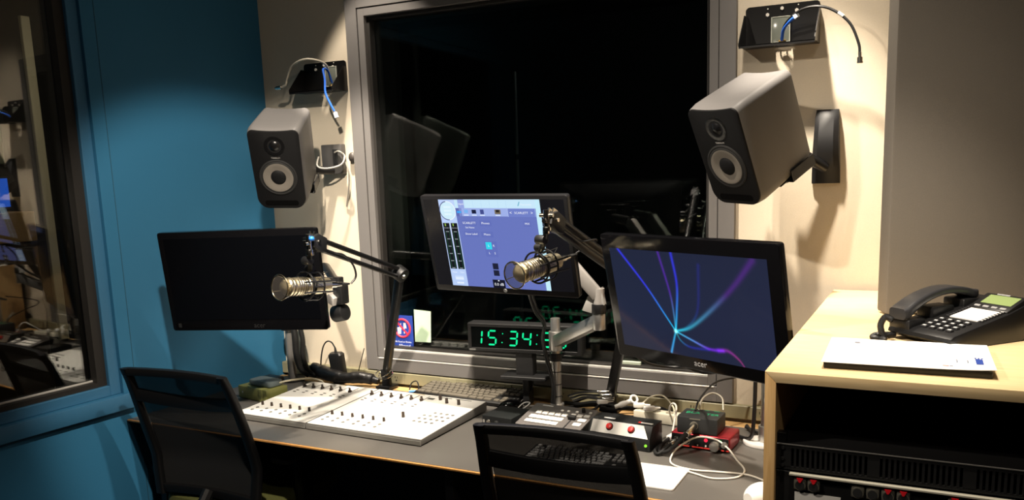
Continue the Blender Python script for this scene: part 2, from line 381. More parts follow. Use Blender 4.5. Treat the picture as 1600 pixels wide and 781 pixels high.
# ------------------------------------------------------------------ telephone
ph = thing('desk_telephone', 'black desk telephone with handset and green display on the wooden cabinet', 'telephone', (.030, -.690, CZ), (0, 0, R(-42)))
pw, pd = .168, .232
side = [(-pd/2, .016), (-pd/2+.002, .024), (-pd/2+.012, .03), (pd/2-.07, .062), (pd/2-.004, .082), (pd/2, .078), (pd/2-.012, .004), (pd/2-.03, 0), (-pd/2+.06, 0), (-pd/2+.02, .006)]
SIDE = Matrix(((0, 0, 1, 0), (1, 0, 0, 0), (0, 1, 0, 0), (0, 0, 0, 1)))     # poly (y,z) extruded along x
b = B(); b.prism(side, -pw/2, pw/2, SIDE, .004); obj('base', b, mat('phone_black', rgb(24, 24, 25), .35), ph)
sl = math.atan2(.062-.03, pd-.082); PS = T(0, -pd/2+.012, .0305) @ Matrix.Rotation(sl, 4, 'X')      # on the sloping key face
keym = mat('phone_key', rgb(40, 40, 42), .4); keyl = mat('key_print', rgb(200, 200, 198), .5)
kb = B(); 
for r_ in range(4):
    for c_ in range(4): kb.box(-.016+c_*.0215, -.002+c_*.0215, .012+r_*.0165, .0225+r_*.0165, -.001, .004, .001, 1, PS)
for k in range(8):
    kb.box(.066, .074, .088+k*.0085, .0935+k*.0085, -.001, .0035, .001, 1, PS); kb.box(-.018, -.011, .088+k*.0085, .0935+k*.0085, -.001, .0035, .001, 1, PS)
obj('keypad', kb, keym, ph)
b = B()
for r_ in range(4):
    for c_ in range(4): b.box(-.013+c_*.0215, -.005+c_*.0215, .015+r_*.0165, .0195+r_*.0165, .0038, .0043, 0, 1, PS)
for k in range(8): b.box(.0668, .0732, .0892+k*.0085, .0923+k*.0085, .0034, .0038, 0, 1, PS)
obj('key_print', b, keyl, ph)
b = B(); b.box(-.008, .062, .088, .152, -.001, .0015, 0, 1, PS); obj('index_card', b, white_p, ph)
DS = T(.03, pd/2-.045, .0715) @ Matrix.Rotation(R(24), 4, 'X')
b = B(); b.box(-.048, .05, -.028, .036, -.01, .006, .003, 2, DS); obj('display_housing', b, _M['phone_black'], ph)
b = B(); b.box(-.032, .042, -.006, .028, .0055, .0068, 0, 1, DS); obj('display', b, mat('green_lcd', rgb(128, 146, 92), .3), ph)
b = B(); 
for k in range(4): b.box(-.036+k*.021, -.022+k*.021, -.022, -.016, .005, .0082, .001, 1, DS)
b.box(-.02, .012, .0305, .0345, .0055, .0075, .001, 1, DS); obj('soft_keys', b, mat('phone_grey', rgb(150, 150, 150), .4), ph)
# handset lying along the side
hs = []
HX = -.056
for i in range(25):
    t_ = i/24; y = -pd/2-.002 + t_*.212; q_ = math.sin(PI*min(1, max(0, (t_-.06)/.88)))**.75 if .06 < t_ < .94 else 0
    top = .072 + t_*.026 + .022*q_; bot = .044 + t_*.034 + .030*q_
    end = 1 if .03 < t_ < .97 else .86
    zc_ = (top+bot)/2; thick = (top-bot)*end; wid = (.052-.008*q_)*end
    hs.append([(HX+px_, y, zc_+pz_) for px_, pz_ in rrect(wid, thick, min(wid, thick)*.30, 4)])
b = B(); b.loft(hs)
hset = obj('handset', b, mat('handset_grey', rgb(46, 46, 48), .28), ph)
b = B(); b.box(HX-.029, HX+.029, -pd/2+.004, -pd/2+.052, .020, .047, .005, 2); b.box(HX-.029, HX+.029, pd/2-.072, pd/2-.022, .045, .079, .005, 2); b.box(HX-.022, HX+.022, -.040, .025, .030, .068, .004, 2); obj('cradle', b, _M['phone_black'], ph)
# coiled cord, in room coordinates
CORD = [(-.098, -.765, 1.232), (-.112, -.760, 1.238), (-.121, -.768, 1.222), (-.117, -.776, 1.204), (-.112, -.782, 1.194), (-.122, -.785, 1.1925), (-.136, -.762, 1.1925), (-.128, -.735, 1.1925), (-.108, -.728, 1.1925), (-.094, -.722, 1.194)]
b = B(); pts = []
PI_ = (Matrix.Translation((.030, -.690, CZ)) @ Matrix.Rotation(R(-42), 4, 'Z')).inverted()
path = catmull([PI_ @ Vector(p) for p in CORD], 70)
for i, p in enumerate(path):
    a = i*.8; d = (path[min(i+1, len(path)-1)]-path[max(i-1, 0)]).normalized(); u = d.cross(Vector((0, 0, 1))).normalized(); v = u.cross(d)
    pts.append(p+(u*math.cos(a)+v*math.sin(a))*.0055)
b.tube(pts, .0018, 5, 0); obj('coiled_cord', b, blackp, ph)

# ------------------------------------------------------------------ loudspeakers
cabm = mat('gunmetal_satin', rgb(98, 96, 95), .45, 0, .2, var=.03)
baffm = mat('speaker_baffle', rgb(17, 17, 18), .6, 0, .15)
conem = mat('speaker_cone', rgb(104, 99, 92), .5, 0, .3)
def speaker_front(z):      # half width of the speaker at height z (slightly waisted towards the foot)
    return .092 - .006*max(0, (-z-.02)/.13)**2
def make_speaker(label, loc, rot):
    s = thing('studio_monitor_speaker', label, 'speaker', loc, rot, 'studio speakers on the wall')
    w, h, d = .184, .300, .238
    def sect(sc, y, dz=0, r=.024):
        pts = []
        for sx, sy, a0, rr in ((1, 1, 0, .020), (-1, 1, 90, .020), (-1, -1, 180, .040), (1, -1, 270, .040)):
            for i in range(8):
                a = R(a0+90*i/7); pts.append((sx*(w/2-rr)+rr*math.cos(a), sy*(h/2-rr)+rr*math.sin(a)))
            if a0 == 0: pts += [((w/2-rr)*(1-2*k/8), h/2) for k in range(1, 8)]
        return [(x*sc*(speaker_front(z)/.092), y, (z-(.0045*(1-(x/.072)**2) if z > .149 and abs(x) < .072 else 0))*(1-(1-sc)*.6)+dz) for x, z in pts]
    b = B(); b.loft([sect(.945, 0), sect(.965, .004), sect(1, .030), sect(.992, .07), sect(.96, .16), sect(.93, d-.006), sect(.90, d)])
    obj('cabinet', b, cabm, s)
    b = B(); b.loft([sect(.92, -.0042), sect(.945, -.003), sect(.952, .0), sect(.952, .004)])
    obj('baffle', b, baffm, s)
    RX = Matrix.Rotation(R(90), 4, 'X')     # local z -> -y (out of the baffle)
    b = B(); b.lathe([(.066, 0), (.066, .003), (.062, .0045), (.0585, .0035)], 40, T(0, -.0035, -.026) @ RX); b.lathe([(.0585, .0036), (.056, .005), (.053, .0052), (.050, .0025)], 40, T(0, -.0035, -.026) @ RX)
    wf = obj('woofer', b, rubber, s)
    b = B(); b.lathe([(.0525, .0042), (.050, .0046), (.038, .0016), (.026, .0002)], 40, T(0, -.0042, -.026) @ RX); obj('cone', b, conem, wf)
    b = B(); b.lathe([(.0265, .0003), (.023, .0034), (.013, .0058), (0, .0066)], 32, T(0, -.0042, -.026) @ RX); obj('dust_cap', b, baffm, wf)
    b = B(); b.lathe([(.036, .0002), (.033, .0010), (.019, -.0008), (.0165, .0006), (.0155, .0016), (.007, .0052), (0, .0064)], 36, T(0, -.0044, .088) @ RX); obj('tweeter', b, mat('tweeter_black', rgb(16, 16, 17), .25), s)
    b = B(); b.prism(rrect(.118, .019, .008, 5), 0, .0012, T(0, -.0038, -.124) @ RX); obj('bass_port', b, mat('port_black', rgb(5, 5, 5), .9, 0, .05), s)
    b = B(); b.text('TANNOY', .0075, T(0, -.0046, .0455) @ RX); obj('logo', b, mat('logo_grey', rgb(150, 150, 148), .4), s)
    return s
make_speaker('silver black studio speaker tilted down on the wall beside the teal wall', (-2.096, -.427, 1.600), (R(22.6), R(2), R(28.5)))
make_speaker('larger looking grey black studio speaker tilted down between window and acoustic panel', (-.557, -.349, 1.591), (R(27), R(2.5), R(-28.4)))
# speaker wall mounts
def mount(label, px, pz, cx, cy, cz, arm0, yaw, slim):
    s = thing('speaker_wall_mount', label, 'wall mount', (px, 0, pz), group='speaker wall mounts')
    O = T(-px, 0, -pz)
    b = B()
    if slim:
        b.box(px-.05, px+.05, -.03, -.001, pz-.055, pz+.06, .004, 2, O); 
    else:
        rings = []
        for t_, dep, wd in ((0, .016, .062), (.1, .03, .066), (.35, .045, .07), (.6, .05, .074), (.8, .03, .078), (1, .022, .08)):
            z = pz+.108-.216*t_
            rings.append([(px-wd/2, -.001, z), (px+wd/2, -.001, z), (px+wd/2, -dep*.7, z), (px+wd*.3, -dep, z), (px-wd*.3, -dep, z), (px-wd/2, -dep*.7, z)])
        b.loft(rings, M=O)
    obj('wall_plate', b, mat('mount_dark', rgb(20, 20, 22), .5) if not slim else mat('mount_grey', rgb(70, 68, 66), .5), s)
    b = B(); b.tube([arm0, ((arm0[0]+cx)/2, (arm0[1]+cy)/2, (arm0[2]+cz)/2), (cx, cy, cz)], .016, 12, 3, M=O)
    b.cyl((cx-.02, cy, cz), (cx+.02, cy, cz), .022, n=16, M=O); obj('arm', b, blackm, s)
    # clamp shelf under the speaker
    return s, O
spL = Matrix.Translation((-2.096, -.427, 1.600)) @ Euler((R(22.6), R(2), R(28.5))).to_matrix().to_4x4()
spR = Matrix.Translation((-.557, -.349, 1.591)) @ Euler((R(27), R(2.5), R(-28.4))).to_matrix().to_4x4()
aL = spL @ Vector((0, .262, -.11)); aR = spR @ Vector((0, .262, -.11))
s, O = mount('grey wall mount holding the speaker beside the teal wall', -2.175, 1.632, aL.x, aL.y, aL.z, (-2.175, -.02, 1.59), 0, True)
def shelf(O, SP, s):
    b = B(); b.box(-.07, .07, .10, .235, -.1475, -.1415, .002, 1, O @ SP)
    for sx in (-1, 1): b.box(sx*.0905-.002, sx*.0905+.002, .13, .235, -.146, -.112, .001, 1, O @ SP); b.box(min(sx*.07, sx*.0905), max(sx*.07, sx*.0905), .13, .235, -.1475, -.1435, .001, 1, O @ SP)
    for y in (.15, .21): b.cyl((.05, y, -.158), (.05, y, -.146), .009, n=12, M=O @ SP)
    obj('clamp_shelf', b, blackm, s)
shelf(O, spL, s)
obj('cable_socket', B().box(-2.155-.012, -2.155+.012, -.034, -.028, 1.614, 1.674, .002, 1, O), rubber, s)
s, O = mount('dark curved wall mount holding the speaker next to the acoustic panel', -.335, 1.612, aR.x, aR.y, aR.z, (-.335, -.03, 1.55), 0, False)
shelf(O, spR, s)
# power lead at the left mount
tag(obj('speaker_power_cable', B().tube([(-2.215, -.06, 1.645), (-2.19, -.10, 1.61), (-2.145, -.10, 1.60), (-2.10, -.07, 1.612), (-2.095, -.05, 1.645), (-2.13, -.040, 1.664), (-2.153, -.036, 1.660)], .0035, 8, 5), mat('grey_cable', rgb(150, 146, 138), .4)), 'grey cable looping from the mount of the speaker beside the teal wall', 'cable')
tag(obj('loose_wire', B().tube([(-2.10, -.05, 1.64), (-2.085, -.045, 1.585), (-2.10, -.03, 1.52), (-2.135, -.006, 1.45)], .003, 8, 5), _M['grey_cable']), 'thin grey wire hanging down the wall beneath the speaker beside the window', 'cable')
tag(obj('cable_wall_plug', B().ball((-2.088, -.012, 1.64), .016, (1, .7, 1.2)), mat('plug_grey', rgb(60, 54, 50), .5)), 'small round dark cable plug on the wall by the window frame', 'plug')

# ------------------------------------------------------------------ empty sheet metal brackets above the speakers
def bracket(label, x0, x1, z0, z1, dep):
    xc = (x0+x1)/2; s = thing('sheet_metal_bracket', label, 'bracket', (xc, 0, z0), group='empty brackets above the speakers')
    w = x1-x0; h = z1-z0
    b = B(); b.prism([(-w/2, 0), (w/2, 0)] + [p for p in rrect(w, h, .012, 5, 0, h/2) if p[1] > h*.5], .001, .004, XZ); obj('back_plate', b, mat('bracket_black', rgb(20, 19, 19), .32, .3), s)
    nw = .024; nx = .012 if x0 < -1 else .006
    notch = [(nx+nw, -.002), (nx+nw, -.018)] + [(nx+nw*math.cos(R(a)), -.018-nw*.85*math.sin(R(a))) for a in range(15, 180, 15)] + [(nx-nw, -.018), (nx-nw, -.002)]
    b = B(); b.prism([(-w/2, -.002), (-w/2, -dep), (w/2, -dep), (w/2, -.002)] + notch, 0, .0025); b.box(-w/2, w/2, -dep, -dep+.002, -.006, .003); obj('shelf', b, _M['bracket_black'], s)
    for sx in (-1, 1):
        b = B(); M_ = T(sx*w/2, 0, 0) @ Matrix(((0, 0, 1, 0), (-1, 0, 0, 0), (0, 1, 0, 0), (0, 0, 0, 1)))
        b.prism([(.002, 0), (dep, 0), (dep, .010), (.022, h*.80), (.002, h*.80)], -.0012, .0012, M_); obj('gusset', b, _M['bracket_black'], s)
    b = B()
    for x, z in ((-.042, h*.78), (0, h*.90), (.042, h*.82)): b.cyl((x, -.004, z), (x, -.0085, z), .0055, n=6)
    for x, z in ((-.042, h*.92), (.046, h*.95), (.062, .012)): b.cyl((x, -.004, z), (x, -.005, z), .002, n=8)
    obj('screws', b, mat('zinc_screw', rgb(225, 220, 210), .35, .2), s)
    return s
bl = bracket('black sheet metal bracket on the wall between teal corner and window', -2.303, -2.096, 1.893, 2.008, .10)
br = bracket('black sheet metal bracket on the wall near the acoustic panel', -.580, -.365, 1.912, 2.035, .10)
for nm, x, z, lab in (('l', -2.165, 1.912, 'clear grey cable box on the bracket nearest the teal wall'), ('r', -.475, 1.922, 'clear grey cable box on the bracket nearest the acoustic panel')):
    b = B(); b.box(-.027, .027, -.0125, -.0045, .002, .076, .004, 2)
    s = thing('cable_box', lab, 'cable box', (x, 0, z), group='cable boxes on the brackets')
    obj('body', b, mat('smoky_plastic', rgb(104, 108, 100), .15, 0, .6), s)
    b = B(); ring(b, -.028, .028, .001, .077, .003, -.0135, -.009, .001); obj('rim', b, mat('clear_rim', rgb(170, 172, 160), .2), s)
    obj('outlet_ring', B().torus((.006, -.018, .006), (0, -.3, 1), .009, .0024), mat('brass', rgb(180, 150, 90), .35, .8), s)
wire = mat('silver_cable', rgb(176, 170, 156), .35, .3); bluew = mat('blue_cable', rgb(40, 92, 190), .4)
c = thing('coax_cable', 'grey cable arching from the bracket nearest the teal wall', 'cable', (-2.155, -.03, 1.915))
CMx = T(2.155, .03, -1.915)
obj('lead', B().tube([(-2.155, -.028, 1.93), (-2.150, -.05, 1.985), (-2.165, -.09, 2.005), (-2.205, -.12, 2.008), (-2.262, -.12, 1.988), (-2.290, -.12, 1.945), (-2.300, -.12, 1.922), (-2.328, -.12, 1.913)], .0042, 8, 6, M=CMx), wire, c)
b = B(); b.cyl((-2.322, -.12, 1.914), (-2.345, -.12, 1.913), .0075, n=12, M=CMx); b.cyl((-2.345, -.12, 1.913), (-2.353, -.12, 1.9125), .0045, n=12, M=CMx); obj('connector', b, chrome, c)
c = thing('network_cable', 'blue network cable hanging from the bracket nearest the teal wall', 'cable', (-2.15, -.03, 1.915))
CMx = T(2.15, .03, -1.915)
obj('lead', B().tube([(-2.150, -.026, 1.925), (-2.148, -.05, 1.968), (-2.142, -.085, 1.970), (-2.125, -.10, 1.93), (-2.118, -.11, 1.88), (-2.10, -.105, 1.835), (-2.090, -.1, 1.812)], .004, 8, 6, M=CMx), bluew, c)
b = B(); b.box(-.0065, .0065, -.005, .005, -.018, .004, .001, 1, CMx @ T(-2.086, -.1, 1.804) @ Matrix.Rotation(R(-18), 4, 'Y')); obj('connector', b, mat('clear_plug', rgb(190, 195, 200), .2), c)
c = thing('coax_cable', 'black cable arching from the bracket nearest the acoustic panel', 'cable', (-.465, -.03, 1.925))
CMx = T(.465, .03, -1.925)
obj('lead', B().tube([(-.470, -.026, 1.93), (-.455, -.05, 1.97), (-.41, -.10, 1.995), (-.36, -.12, 2.000), (-.315, -.12, 1.985), (-.270, -.12, 1.945), (-.246, -.12, 1.89), (-.242, -.12, 1.86)], .0038, 8, 6, M=CMx), blackp, c)
b = B(); b.cyl((-.242, -.12, 1.866), (-.2415, -.12, 1.852), .0045, n=12, M=CMx); b.cyl((-.2415, -.12, 1.852), (-.241, -.12, 1.836), .0075, n=12, M=CMx); b.cyl((-.249, -.12, 1.838), (-.233, -.12, 1.838), .003, n=8, M=CMx); obj('connector', b, chrome, c)
b = B(); b.cyl((-.302, -.12, 1.977), (-.288, -.12, 1.966), .0048, n=10, M=CMx); obj('label_sleeve', b, white_p, c)
c = thing('network_cable', 'blue network cable stub on the bracket nearest the acoustic panel', 'cable', (-.468, -.03, 1.925))
CMx = T(.468, .03, -1.925)
obj('lead', B().tube([(-.468, -.028, 1.928), (-.460, -.05, 1.955), (-.438, -.08, 1.972), (-.425, -.09, 1.980)], .0045, 8, 6, M=CMx), bluew, c)
b = B(); b.box(-.006, .006, -.005, .005, -.002, .014, .001, 1, CMx @ T(-.424, -.09, 1.981) @ Matrix.Rotation(R(60), 4, 'Y')); obj('connector', b, _M['clear_plug'], c)

# ------------------------------------------------------------------ monitors
def monitor(label, loc, rot, w, h, bez, thick, frame_m, screen_fn, logo, grp, logo_m):
    s = thing('computer_monitor', label, 'monitor', loc, rot, grp)
    l, r, t, bt = bez
    b = B()
    b.prism(rrect(w, h, .008, 4), -.004, .018, Matrix.Rotation(R(-90), 4, 'X'), .002)
    b.loft([[(x, .018, z) for x, z in rrect(w*.97, h*.95, .01, 4)], [(x, .034, z) for x, z in rrect(w*.82, h*.74, .03, 4)], [(x, thick, z) for x, z in rrect(w*.55, h*.5, .03, 4)]])
    b.box(-.06, .06, thick-.004, thick+.012, -.06, .06, .003, 2)
    obj('housing', b, frame_m, s)
    ob = screen_fn(-w/2+l, w/2-r, -h/2+bt, h/2-t, s)
    if logo:
        b = B()
        if logo == 'ring':
            b.torus((0, 0, 0), (0, 1, 0), .0052, .0009, 20, 6, M=T(0.005, -.0046, -h/2+.011)); b.box(-.0015, .0015, -.0015, .0, -.004, .004, M=T(.005, -.0042, -h/2+.011) @ Matrix.Rotation(R(15), 4, 'Y'))
        else:
            b.text('acer', .024, T(logo[0], -.0043, logo[1]) @ Matrix.Rotation(R(90), 4, 'X'))
        obj('logo', b, logo_m, s)
    return s
def dark_screen(x0, x1, z0, z1, s):
    return obj('screen', B().box(x0, x1, -.0048, -.002, z0, z1, 0), mat('dead_screen', rgb(7, 8, 11), .10, spec=.5), s)
bezel_m = mat('bezel_gloss', rgb(11, 11, 13), .13); bezel_satin = mat('bezel_satin', rgb(26, 26, 28), .3)
logo_dim = mat('logo_dim', rgb(34, 34, 35), .4); logo_silver = mat('logo_silver', rgb(205, 205, 208), .35, .3)
mon1 = monitor('switched off black monitor in front of the teal wall', (-2.079, -.657, 1.241), (R(5.8), R(-.8), R(15)), .57, .34, (.02, .02, .022, .038), .05, bezel_m, dark_screen, (.04, -.153), 'monitors over the desk', logo_dim)
b = B(); b.box(-.262, -.251, -.0047, -.0040, -.158, -.144); obj('sticker', b, mat('dim_sticker', rgb(30, 31, 32), .5), mon1)
# --- centre monitor picture: quads with emitting colours
APP = {}
def app_screen(x0, x1, z0, z1, s):
    W = x1-x0; ax0, ax1 = x0+.115*W, x0+.842*W
    b = B(); mats = []; idx = {}
    def mi(c, k=1.0):
        key = (c, k)
        if key not in idx:
            idx[key] = len(mats); mats.append(glow('screen_%d_%d_%d_%d' % (*c, int(k*100)), rgb(*c), k))
        return idx[key]
    lev = [0]
    def P(u, v): return ax0+u*(ax1-ax0), z1-v*(z1-z0)
    def q(u0, v0, u1, v1, c, L=1, k=1.0):
        a, d = P(u0, v0); e, f = P(u1, v1); y = -.0046-.00012*L
        b.quad([(a, y, f), (e, y, f), (e, y, d), (a, y, d)], mi(c, k))
    def txt(u, v, t_, size, c=(245, 248, 255), L=4, sx=1.05):
        x, z = P(u, v); b.text(t_, size, T(x, -.0046-.00012*L, z) @ Matrix.Rotation(R(90), 4, 'X'), mi(c), ext=0, sx=sx)
    bx = mi((14, 14, 20)); b.quad([(x0, -.0046, z0), (x1, -.0046, z0), (x1, -.0046, z1), (x0, -.0046, z1)], bx)
    q(0, 0, 1, 1, (104, 118, 190), 1)
    q(0, 0, .166, 1, (186, 208, 248), 2)
    q(.166, 0, 1, .095, (200, 232, 250), 2); q(.20, .095, .95, .185, (158, 176, 232), 2); q(.166, .095, .228, .185, (92, 104, 178), 2)
    q(.955, 0, 1, 1, (196, 236, 250), 3)
    q(.20, 0, .262, .095, (150, 166, 226), 3)
    for k in range(5): q(.27+k*.083, .012, .272+k*.083, .09, (176, 212, 240), 3)
    q(.68, .012, .682, .095, (170, 205, 238), 3)
    q(.69, .10, .945, .188, (112, 128, 200), 3); q(.685, .095, .69, .188, (176, 192, 238), 3)
    txt(.815, .145, 'SCARLETT', .0095); txt(.715, .145, '<', .014); txt(.915, .145, '>', .014)
    q(.178, .128, .222, .150, (60, 170, 250), 3)
    q(.253, .113, .292, .150, (120, 180, 240), 3); q(.330, .113, .375, .155, (22, 28, 58), 3); q(.415, .11, .452, .162, (66, 76, 140), 3)
    q(.560, .110, .618, .160, (120, 108, 92), 3); q(.572, .113, .606, .14, (40, 36, 36), 4)
    for u in (.27, .352, .433, .588): q(u-.024, .168, u+.024, .178, (225, 235, 255), 4)
    txt(.232, .048, 'Input', .0085)
    b.quad([(P(.79, .07)[0], -.0053, P(.79, .07)[1]), (P(.797, .07)[0], -.0053, P(.797, .07)[1]), (P(.814, .025)[0], -.0053, P(.814, .025)[1]), (P(.807, .025)[0], -.0053, P(.807, .025)[1])], mi((60, 160, 190)))
    txt(.87, .055, 'Focusrite', .009, (235, 245, 255))
    # dial
    cx, cz = P(.082, .125); r = .0275
    t = bmesh.new(); t.faces.new([t.verts.new((cx+r*math.cos(2*PI*i/48), -.0050, cz+r*math.sin(2*PI*i/48))) for i in range(48)]); b._add(t, None, mi((206, 236, 250)))
    for a0, a1, c in ((95, 275, (70, 84, 140)), (-85, 95, (236, 246, 255))):
        t = bmesh.new()
        for i in range(24):
            a, d = R(a0+(a1-a0)*i/24), R(a0+(a1-a0)*(i+1)/24)
            t.faces.new([t.verts.new((cx+rr*math.cos(q_), -.00515, cz+rr*math.sin(q_))) for rr, q_ in ((r, a), (r+.0028, a), (r+.0028, d), (r, d))])
        b._add(t, None, mi(c))
    for v in (.085, .125, .165): q(.045, v-.011, .12, v+.011, (222, 244, 254), 5)
    # meters
    for u in (.008, .090):
        q(u, .265, u+.068, .80, (14, 18, 26), 3); q(u+.012, .36, u+.02, .79, (20, 62, 44), 4); q(u+.05, .36, u+.058, .79, (20, 62, 44), 4)
        q(u+.02, .27, u+.03, .30, (150, 190, 70), 4)
        for k in range(6): q(u+.018, .36+k*.085, u+.05, .368+k*.085, (150, 160, 168), 4)
        for k in range(4): q(u+.006+k*.016, .318, u+.014+k*.016, .326, (170, 176, 184), 4)
    q(.085, .265, .09, .80, (214, 226, 252), 4)
    txt(.045, .84, 'Mute', .008, (236, 244, 255)); txt(.125, .84, 'Dim', .008, (236, 244, 255)); q(.045, .90, .13, .925, (226, 238, 255), 4); q(.05, .955, .125, .975, (226, 238, 255), 4); q(.04, .882, .13, .935, (204, 222, 252), 3)
    # labels
    for u, v, t_, sz in ((.285, .262, 'SCARLETT', .0098), (.285, .312, 'Set Name', .0078), (.29, .385, 'Show Label', .0092), (.45, .262, 'Phones', .0095), (.45, .388, 'Mono', .0095), (.858, .262, 'MIX', .009)): txt(u, v, t_, sz)
    for u, v, du, dv in ((.45, .262, .06, .032), (.45, .388, .06, .032), (.858, .262, .035, .03), (.285, .262, .075, .03), (.29, .385, .075, .03)): 
        q(u-du, v-dv, u+du, v+dv, (98, 112, 186), 2)
    q(.418, .475, .478, .555, (52, 214, 236), 3); txt(.448, .515, 'L', .0098); txt(.498, .515, 'R', .0098); txt(.445, .60, 'L', .0095); txt(.500, .60, 'S', .0095)
    q(.406, .465, .53, .64, (98, 112, 186), 2)
    q(.455, .715, .512, .785, (28, 32, 54), 3); q(.455, .795, .512, .86, (28, 32, 54), 3)
    q(.43, .905, .555, 1, (18, 20, 38), 3); txt(.492, .96, '0.0 dB', .0125); q(.485, .91, .50, .922, (235, 240, 250), 4)
    return obj('screen', b, mats, s)
mon2 = monitor('lit monitor showing a blue audio mixer program in front of the window', (-1.203, -.492, 1.354), (R(13.1), R(.4), R(-4)), .51, .31, (.012, .012, .012, .019), .045, bezel_satin, app_screen, 'ring', 'monitors over the desk', logo_silver)
# --- right monitor picture: dark blue with light streaks
def streak_screen(x0, x1, z0, z1, s):
    nx, ny = 200, 116
    C = (.395, .765)
    asp = (x1-x0)/(z1-z0)
    cyan, blu, vio, pur, pink, teal = (.0, .80, 1), (.03, .03, .95), (.16, .01, .70), (.10, .005, .26), (.45, .03, .24), (.0, .40, .32)
    S = [  # control points, width at the far end, colours centre->far, strengths
        ([C, (.33, .60), (.225, .34), (.06, 0)], .006, .011, cyan, blu, 1, .9),
        ([C, (.398, .6), (.39, .38), (.345, .0)], .006, .012, cyan, vio, .7, .42),
        ([C, (.418, .58), (.445, .30), (.432, 0)], .007, .013, cyan, blu, 1, .75),
        ([C, (.50, .70), (.65, .50), (.80, .26), (.92, .02)], .009, .03, cyan, pur, .9, .5),
        ([C, (.48, .70), (.56, .52), (.60, .10)], .006, .016, cyan, blu, .25, .10),
        ([C, (.375, .85), (.345, .985)], .006, .010, cyan, (.05, .45, 1), 1, .9),
        ([C, (.50, .83), (.60, .885), (.69, .88)], .006, .014, cyan, vio, 1, .9),
        ([(.66, .885), (.72, .875), (.78, .94), (.815, 1.02)], .018, .005, vio, pink, .7, .55),
        ([C, (.42, .85), (.48, .90), (.60, .895)], .006, .012, (.03, .8, .6), blu, .5, .25)]
    L = []
    for pts, w0, w1, c0, c1, s0, s1 in S:
        P = catmull([Vector((p[0]*asp, p[1], 0)) for p in pts], 14)
        L.append((P, w0, w1, c0, c1, s0, s1))
    t = bmesh.new(); lay = t.verts.layers.float_color.new('picture')
    V = []
    for j in range(ny+1):
        row = []
        for i in range(nx+1):
            u, v = i/nx, j/ny
            vt = t.verts.new((x0+(x1-x0)*u, -.0048, z1-(z1-z0)*v)); p = Vector((u*asp, v, 0))
            k = (u*.7+(1-abs(v-.6)))*.5
            col = [lin(30+6*k), lin(36+6*k), lin(58+10*k)]
            for P, w0, w1, c0, c1, s0, s1 in L:
                best = 9; bt = 0
                for m in range(len(P)-1):
                    a, d = P[m], P[m+1]-P[m]; tt = max(0, min(1, (p-a).dot(d)/d.length_squared)); ds = (p-a-d*tt).length
                    if ds < best: best = ds; bt = (m+tt)/(len(P)-1)
                w = w0+(w1-w0)*bt; g = math.exp(-(best/w)**2)
                if g > .003:
                    kk = min(1, bt*1.5)**.6
                    for n_ in range(3): col[n_] += g*(c0[n_]*(1-kk)*s0+c1[n_]*kk*s1)
            dc = math.hypot((u-C[0])*asp, v-C[1]); g = math.exp(-(dc/.017)**2)
            for n_ in range(3): col[n_] += g*(.5, .9, 1)[n_]
            vt[lay] = (*col, 1); row.append(vt)
        V.append(row)
    for j in range(ny):
        for i in range(nx): t.faces.new((V[j][i], V[j+1][i], V[j+1][i+1], V[j][i+1]))
    b = B(); b.bm.free(); b.bm = t
    m = bpy.data.materials.new('streak_screen'); m.use_nodes = True; nt = m.node_tree; p = nt.nodes['Principled BSDF']
    at = nt.nodes.new('ShaderNodeVertexColor'); at.layer_name = 'picture'
    nt.links.new(at.outputs[0], p.inputs['Emission Color']); p.inputs['Emission Strength'].default_value = .9
    p.inputs['Base Color'].default_value = (.004, .004, .005, 1); p.inputs['Roughness'].default_value = .08
    return obj('screen', b, m, s)
mon3 = monitor('lit monitor showing blue and violet light streaks beside the wooden cabinet', (-.582, -.619, 1.219), (R(11.5), 0, R(-24.1)), .57, .36, (.030, .036, .038, .036), .05, bezel_m, streak_screen, (.012, -.160), 'monitors over the desk', logo_silver)

# monitor arms
def arm_common(s, O, base, h, rad, colr, foot_m):
    x, y, z = base
    b = B(); b.cyl((x, y, z), (x, y, z+h), rad, n=24, bev=.001, M=O)
    return b
# centre: silver pole with a two piece arm
a2 = thing('monitor_support', 'silver monitor pole and jointed arm behind the monitor with the mixer program', 'monitor arm', (-1.175, -.15, .74), group='monitor arms')
O = T(1.175, .15, -.74)
px_, py_ = -1.175, -.15
b = B(); b.cyl((px_, py_, .74), (px_, py_, 1.073), .0165, n=28, bev=.001, M=O); pole = obj('pole', b, alu, a2)
b = B(); b.cyl((px_, py_, .74), (px_, py_, .775), .024, n=28, bev=.002, M=O); b.cyl((px_, py_, .74), (px_, py_, .747), .042, n=28, bev=.002, M=O); obj('base_collar', b, alu, a2)
for z in (.80, .842, .886): b = B(); b.cyl((px_, py_, z), (px_, py_, z+.003), .0172, n=28, M=O); obj('pole_band', b, blackp, a2)
b = B(); b.cyl((px_, py_, .925), (px_, py_, .952), .021, n=28, bev=.002, M=O); obj('clamp_ring', b, blackp, a2)
E1 = Vector((-.955, -.305, 1.105))
P0 = Vector((px_, py_, .992))
b = B(); b.cyl((px_, py_, .962), (px_, py_, 1.028), .0235, n=28, bev=.002, M=O)
Mx = O @ frame_to(P0, E1); Ln = (E1-P0).length
b.box(.015, Ln, -.020, -.012, -.022, .018, .003, 2, Mx); b.box(.015, Ln, .012, .020, -.022, .018, .003, 2, Mx); b.box(.02, Ln, -.014, .014, -.022, -.012, .002, 1, Mx)
for t_ in (.10, .52, .92): b.box(Ln*t_, Ln*t_+.02, -.014, .014, -.015, .017, .002, 1, Mx)
obj('lower_link', b, alu, a2)
b = B(); b.cyl(E1+Vector((0, 0, -.03)), E1+Vector((0, 0, .022)), .021, n=24, bev=.003, M=O); obj('elbow', b, alu, a2)
E2 = E1+Vector((0, 0, .045))
